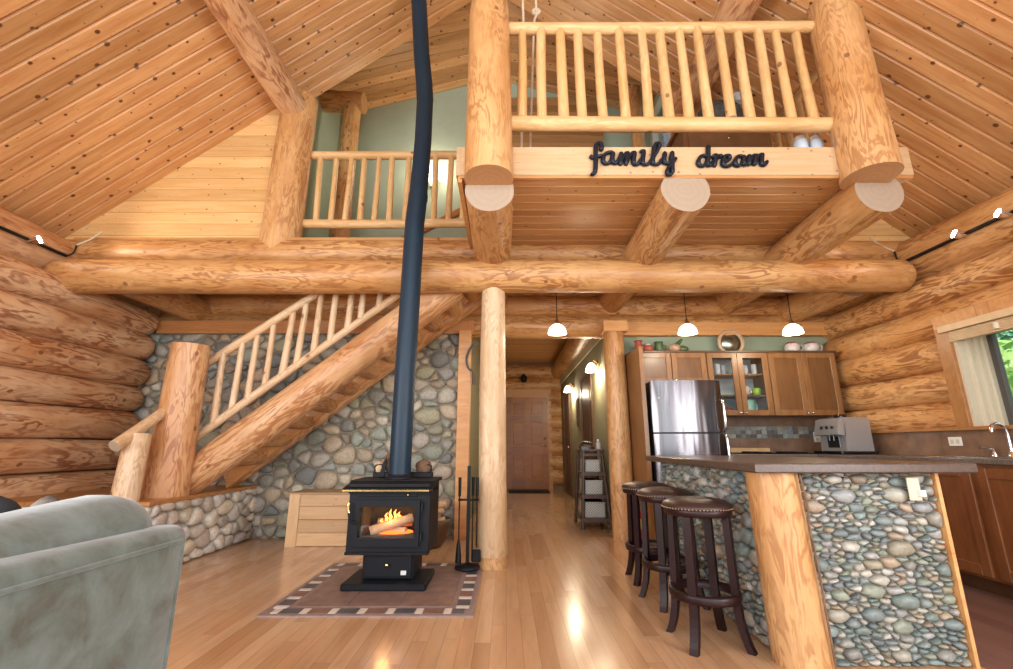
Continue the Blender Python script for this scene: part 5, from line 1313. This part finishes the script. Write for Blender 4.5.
# ------------------------------------------------------------------ lamps
def pendant(x, y, lab):
    t = thing('pendant_lamp', lab, 'pendant lamp', (x, y, 2.3), 'white glass pendant lamps'); z = 2.145
    mb = MB(); mb.tube([(x, y, z+.16), (x, y, 3.03)], .005, 6); mb.build('cord', 'trackm', t)
    mb = MB(); mb.lathe((x, y, z+.10), [(.026, 0), (.024, .02), (.012, .055), (.006, .075)], 14); mb.build('socket_cap', 'chrome', t)
    mb = MB(); mb.lathe((x, y, z), [(.098, 0), (.096, .02), (.085, .055), (.06, .085), (.026, .105), (.02, .105), (.055, .08), (.08, .05), (.093, 0)], 28); mb.build('glass_shade', 'shadeg', t)
    mb = MB(); mb.ball((x, y, z+.045), .028, 12); mb.build('bulb', 'bulb', t)
    L = bpy.data.lights.new('pendant_light', 'POINT'); L.energy = 11; L.color = (1, .84, .62); L.shadow_soft_size = .05
    o_ = bpy.data.objects.new('pendant_light', L); COL.objects.link(o_); o_.location = (x, y, z-.03)
pendant(.535, 4.6, 'left white glass pendant lamp, in front of the hall opening'); pendant(1.91, 4.6, 'middle white glass pendant lamp, above the refrigerator'); pendant(3.02, 4.6, 'right white glass pendant lamp, nearest the kitchen log wall')
def track(x, z, ys, y0, y1, sx, lab):
    t = thing('track_light', lab, 'track light', (x, (y0+y1)/2, z), 'track lights on the plate logs')
    mb = MB(); mb.tube([(x, y0, z), (x, y1, z)], .017, 4, up=(0, 0, 1)); mb.build('track', 'trackm', t)
    mb = MB(); mb.tube(smooth_path([(x, y1, z), (x+sx*.0, y1+.06, z+.06), (x-sx*.02, y1+.09, z+.16)], 4), .008, 8); mb.build('feed_cable', 'trackm', t)
    mb = MB(); mb.tube(smooth_path([(x-sx*.02, y1+.09, z+.16), (x+sx*.08, y1+.12, z+.24), (x+sx*.17, y1+.13, z+.33)], 4), .009, 8); mb.build('conduit', 'cream', t)
    for yy in ys:
        a = V((x, yy, z)); d = V((sx*.75, .25, .35)).normalized()
        mb = MB(); mb.tube([a, a+V((sx*.03, 0, -.03))], .008, 8); b0 = a+V((sx*.05, 0, -.02)); mb.tube([b0-d*.03, b0+d*.0, b0+d*.05], [.02, .032, .038], 14); h_ = mb.build('lamp_head', 'chrome', t)
        mb = MB(); mb.tube([b0+d*.051, b0+d*.056], .033, 14); mb.build('lamp_lens', 'bulb', h_)
        L = bpy.data.lights.new('track_spot', 'SPOT'); L.energy = 16; L.color = (1, .88, .70); L.spot_size = 2.0; L.spot_blend = .8; L.shadow_soft_size = .04
        o_ = bpy.data.objects.new('track_spot', L); COL.objects.link(o_); o_.location = b0+d*.075
        o_.rotation_euler = d.to_track_quat('-Z', 'Y').to_euler()
track(-4.44, 2.86, (3.42, 3.84), 1.0, 4.22, 1, 'black track with bright lamp heads along the left log wall under the ceiling')
track(3.99, 2.79, (3.22, 3.58), 1.0, 4.22, -1, 'black track with bright lamp heads along the kitchen log wall under the ceiling')
t = thing('wall_sconce', 'glowing lamp on the green loft wall hidden beside the stove pipe', 'wall lamp', (-1.12, 6.1, 4.95))
mb = MB(); mb.lathe((-1.12, 6.08, 4.85), [(.03, 0), (.07, .06), (.09, .13)], 18); mb.build('glass_shade', 'shadeg', t)
mb = MB(); mb.box((-1.16, 6.09, 4.82), (-1.08, 6.15, 4.9)); mb.build('back_plate', 'brass', t)
L = bpy.data.lights.new('loft_lamp', 'POINT'); L.energy = 22; L.color = (1, .86, .64); L.shadow_soft_size = .08
o_ = bpy.data.objects.new('loft_lamp', L); COL.objects.link(o_); o_.location = (-1.12, 5.95, 5.05)

# ------------------------------------------------------------------ loft things
dk = thing('loft_dresser', 'dark brown dresser in the loft behind the right end of the railing', 'dresser', (2.35, 3.95, ZL))
mb = MB(); mb.box((1.75, 3.85, ZL), (2.62, 4.22, 4.10), bev=.01); mb.build('body', 'dress', dk)
mb = MB(); mb.box((1.72, 3.82, 4.10), (2.65, 4.24, 4.14), bev=.006); mb.build('top', 'dress', dk)
for k in range(3):
    mb = MB(); mb.box((1.79, 3.835, 3.2+k*.3), (2.58, 3.852, 3.46+k*.3), bev=.004); d_ = mb.build('drawer', 'dress', dk)
    mb = MB(); mb.ball((2.18, 3.825, 3.33+k*.3), .016, 8); mb.build('knob', 'brass', d_)
mb = MB(); mb.ball((2.22, 3.98, 4.30), (.24, .14, .17), 20, fn=lambda q, d: q*(1+.12*noise.noise(d*2.2))); tag(mb.build('felt_bundle', 'grey'), 'grey felt bundle lying on the loft dresser behind the railing', 'bundle')
mb = MB(); mb.box((2.34, 3.88, 4.44), (2.48, 3.98, 4.54), bev=.02); tag(mb.build('silver_box', 'jar'), 'small silvery box on top of the grey felt bundle', 'box')
for xx, lb in ((2.59, 'left pale blue jar on the balcony edge beside the right loft post'), (2.715, 'right pale blue jar on the balcony edge beside the right loft post')):
    t = thing('jar', lb, 'jar', (xx-.14, 3.26, ZL), 'pale blue jars on the loft edge')
    mb = MB(); mb.lathe((xx-.14, 3.26, ZL), [(0, 0), (.048, 0), (.052, .02), (.052, .30), (.042, .33), (0, .33)], 18); mb.build('body', 'jar', t)
    mb = MB(); mb.lathe((xx-.14, 3.26, ZL+.33), [(.042, 0), (.042, .02), (0, .025)], 16); mb.build('lid', 'white', t)
rp = thing('hanging_rope', 'pale rope and pulley hanging in front of the loft beside the left post', 'rope', (.16, 3.5, 4.6))
mb = MB(); mb.tube(smooth_path([(.14, 3.45, 6.5), (.16, 3.45, 5.0), (.155, 3.45, 4.80), (.13, 3.45, 3.4), (.12, 3.45, 3.2)], 6), .012, 8); mb.build('cord', 'rope', rp)
mb = MB(); mb.tube(smooth_path([(.27, 3.45, 6.4), (.285, 3.45, 5.1), (.26, 3.45, 4.85), (.21, 3.45, 3.6), (.19, 3.45, 3.2)], 6), .011, 8); mb.build('cord', 'rope', rp)
mb = MB(); mb.lathe((.285, 3.46, 5.05), [(.012, -.014), (.042, -.014), (.042, .014), (.012, .014), (.012, -.014)], 18, axis='y'); mb.build('pulley_wheel', 'rope', rp)

# ------------------------------------------------------------------ light and camera
w = bpy.data.worlds.new('World'); sc.world = w; w.use_nodes = True
nt = w.node_tree; g = G(nt); bg = nt.nodes['Background']
tc = g.n('ShaderNodeTexCoord').outputs['Generated']; sx = g.n('ShaderNodeSeparateXYZ'); g.l(tc, sx.inputs[0])
g.l(g.ramp(g.math('MULTIPLY_ADD', sx.outputs[2], .5, .5), [(.45, (.62, .74, .60)), (.55, (.86, .93, 1.0)), (1, (.62, .78, 1.0))]), bg.inputs[0])
bg.inputs[1].default_value = 1.3
def area(name, loc, rot, sx_, sy_, e, col):
    L = bpy.data.lights.new(name, 'AREA'); L.shape = 'RECTANGLE'; L.size = sx_; L.size_y = sy_; L.energy = e; L.color = col
    o_ = bpy.data.objects.new(name, L); COL.objects.link(o_); o_.location = loc; o_.rotation_euler = rot; return o_
# daylight through the tall windows behind the viewer
for k, x in enumerate((-2.2, 1.8)):
    area('daylight_window', (x, YB-.05, 1.4), (PI/2, 0, 0), 3.2, 2.2, 75, (.84, .93, 1.0))
    area('daylight_upper_window', (x+(.4 if x < 0 else -.4), YB-.05, 3.7), (PI/2, 0, 0), 2.2, 1.6, 85, (.86, .94, 1.0))
# fill lamps added on both sides behind the viewer, with no windows there
area('side_fill', (-4.1, -.6, 1.6), (0, -PI/2, 0), 1.5, 3.0, 225, (.88, .95, 1.0))
area('side_fill', (3.75, -1.2, 1.6), (0, PI/2, 0), 1.2, 2.2, 230, (.88, .95, 1.0))
SU = bpy.data.lights.new('sun', 'SUN'); SU.energy = 5.5; SU.angle = .02; SU.color = (1, .95, .86)
so = bpy.data.objects.new('sun', SU); COL.objects.link(so); so.rotation_euler = V((.12, .5, -.86)).to_track_quat('-Z', 'Y').to_euler()
L = bpy.data.lights.new('fire_light', 'POINT'); L.energy = 1.2; L.color = (1, .5, .18); L.shadow_soft_size = .05
o_ = bpy.data.objects.new('fire_light', L); COL.objects.link(o_); o_.location = (-.87, 3.60, .50)

cam = bpy.data.cameras.new('Camera'); cam.sensor_width = 36; cam.lens = 36*450/1013; cam.clip_start = .02
co = bpy.data.objects.new('Camera', cam); COL.objects.link(co); co.location = (0, 0, 1.0); co.rotation_euler = (math.radians(90+13.87), 0, 0)
sc.camera = co
sc.view_settings.view_transform = 'Standard'; sc.view_settings.look = 'None'; sc.view_settings.gamma = 1; sc.view_settings.use_curve_mapping = False
sc.view_settings.exposure = 0.15
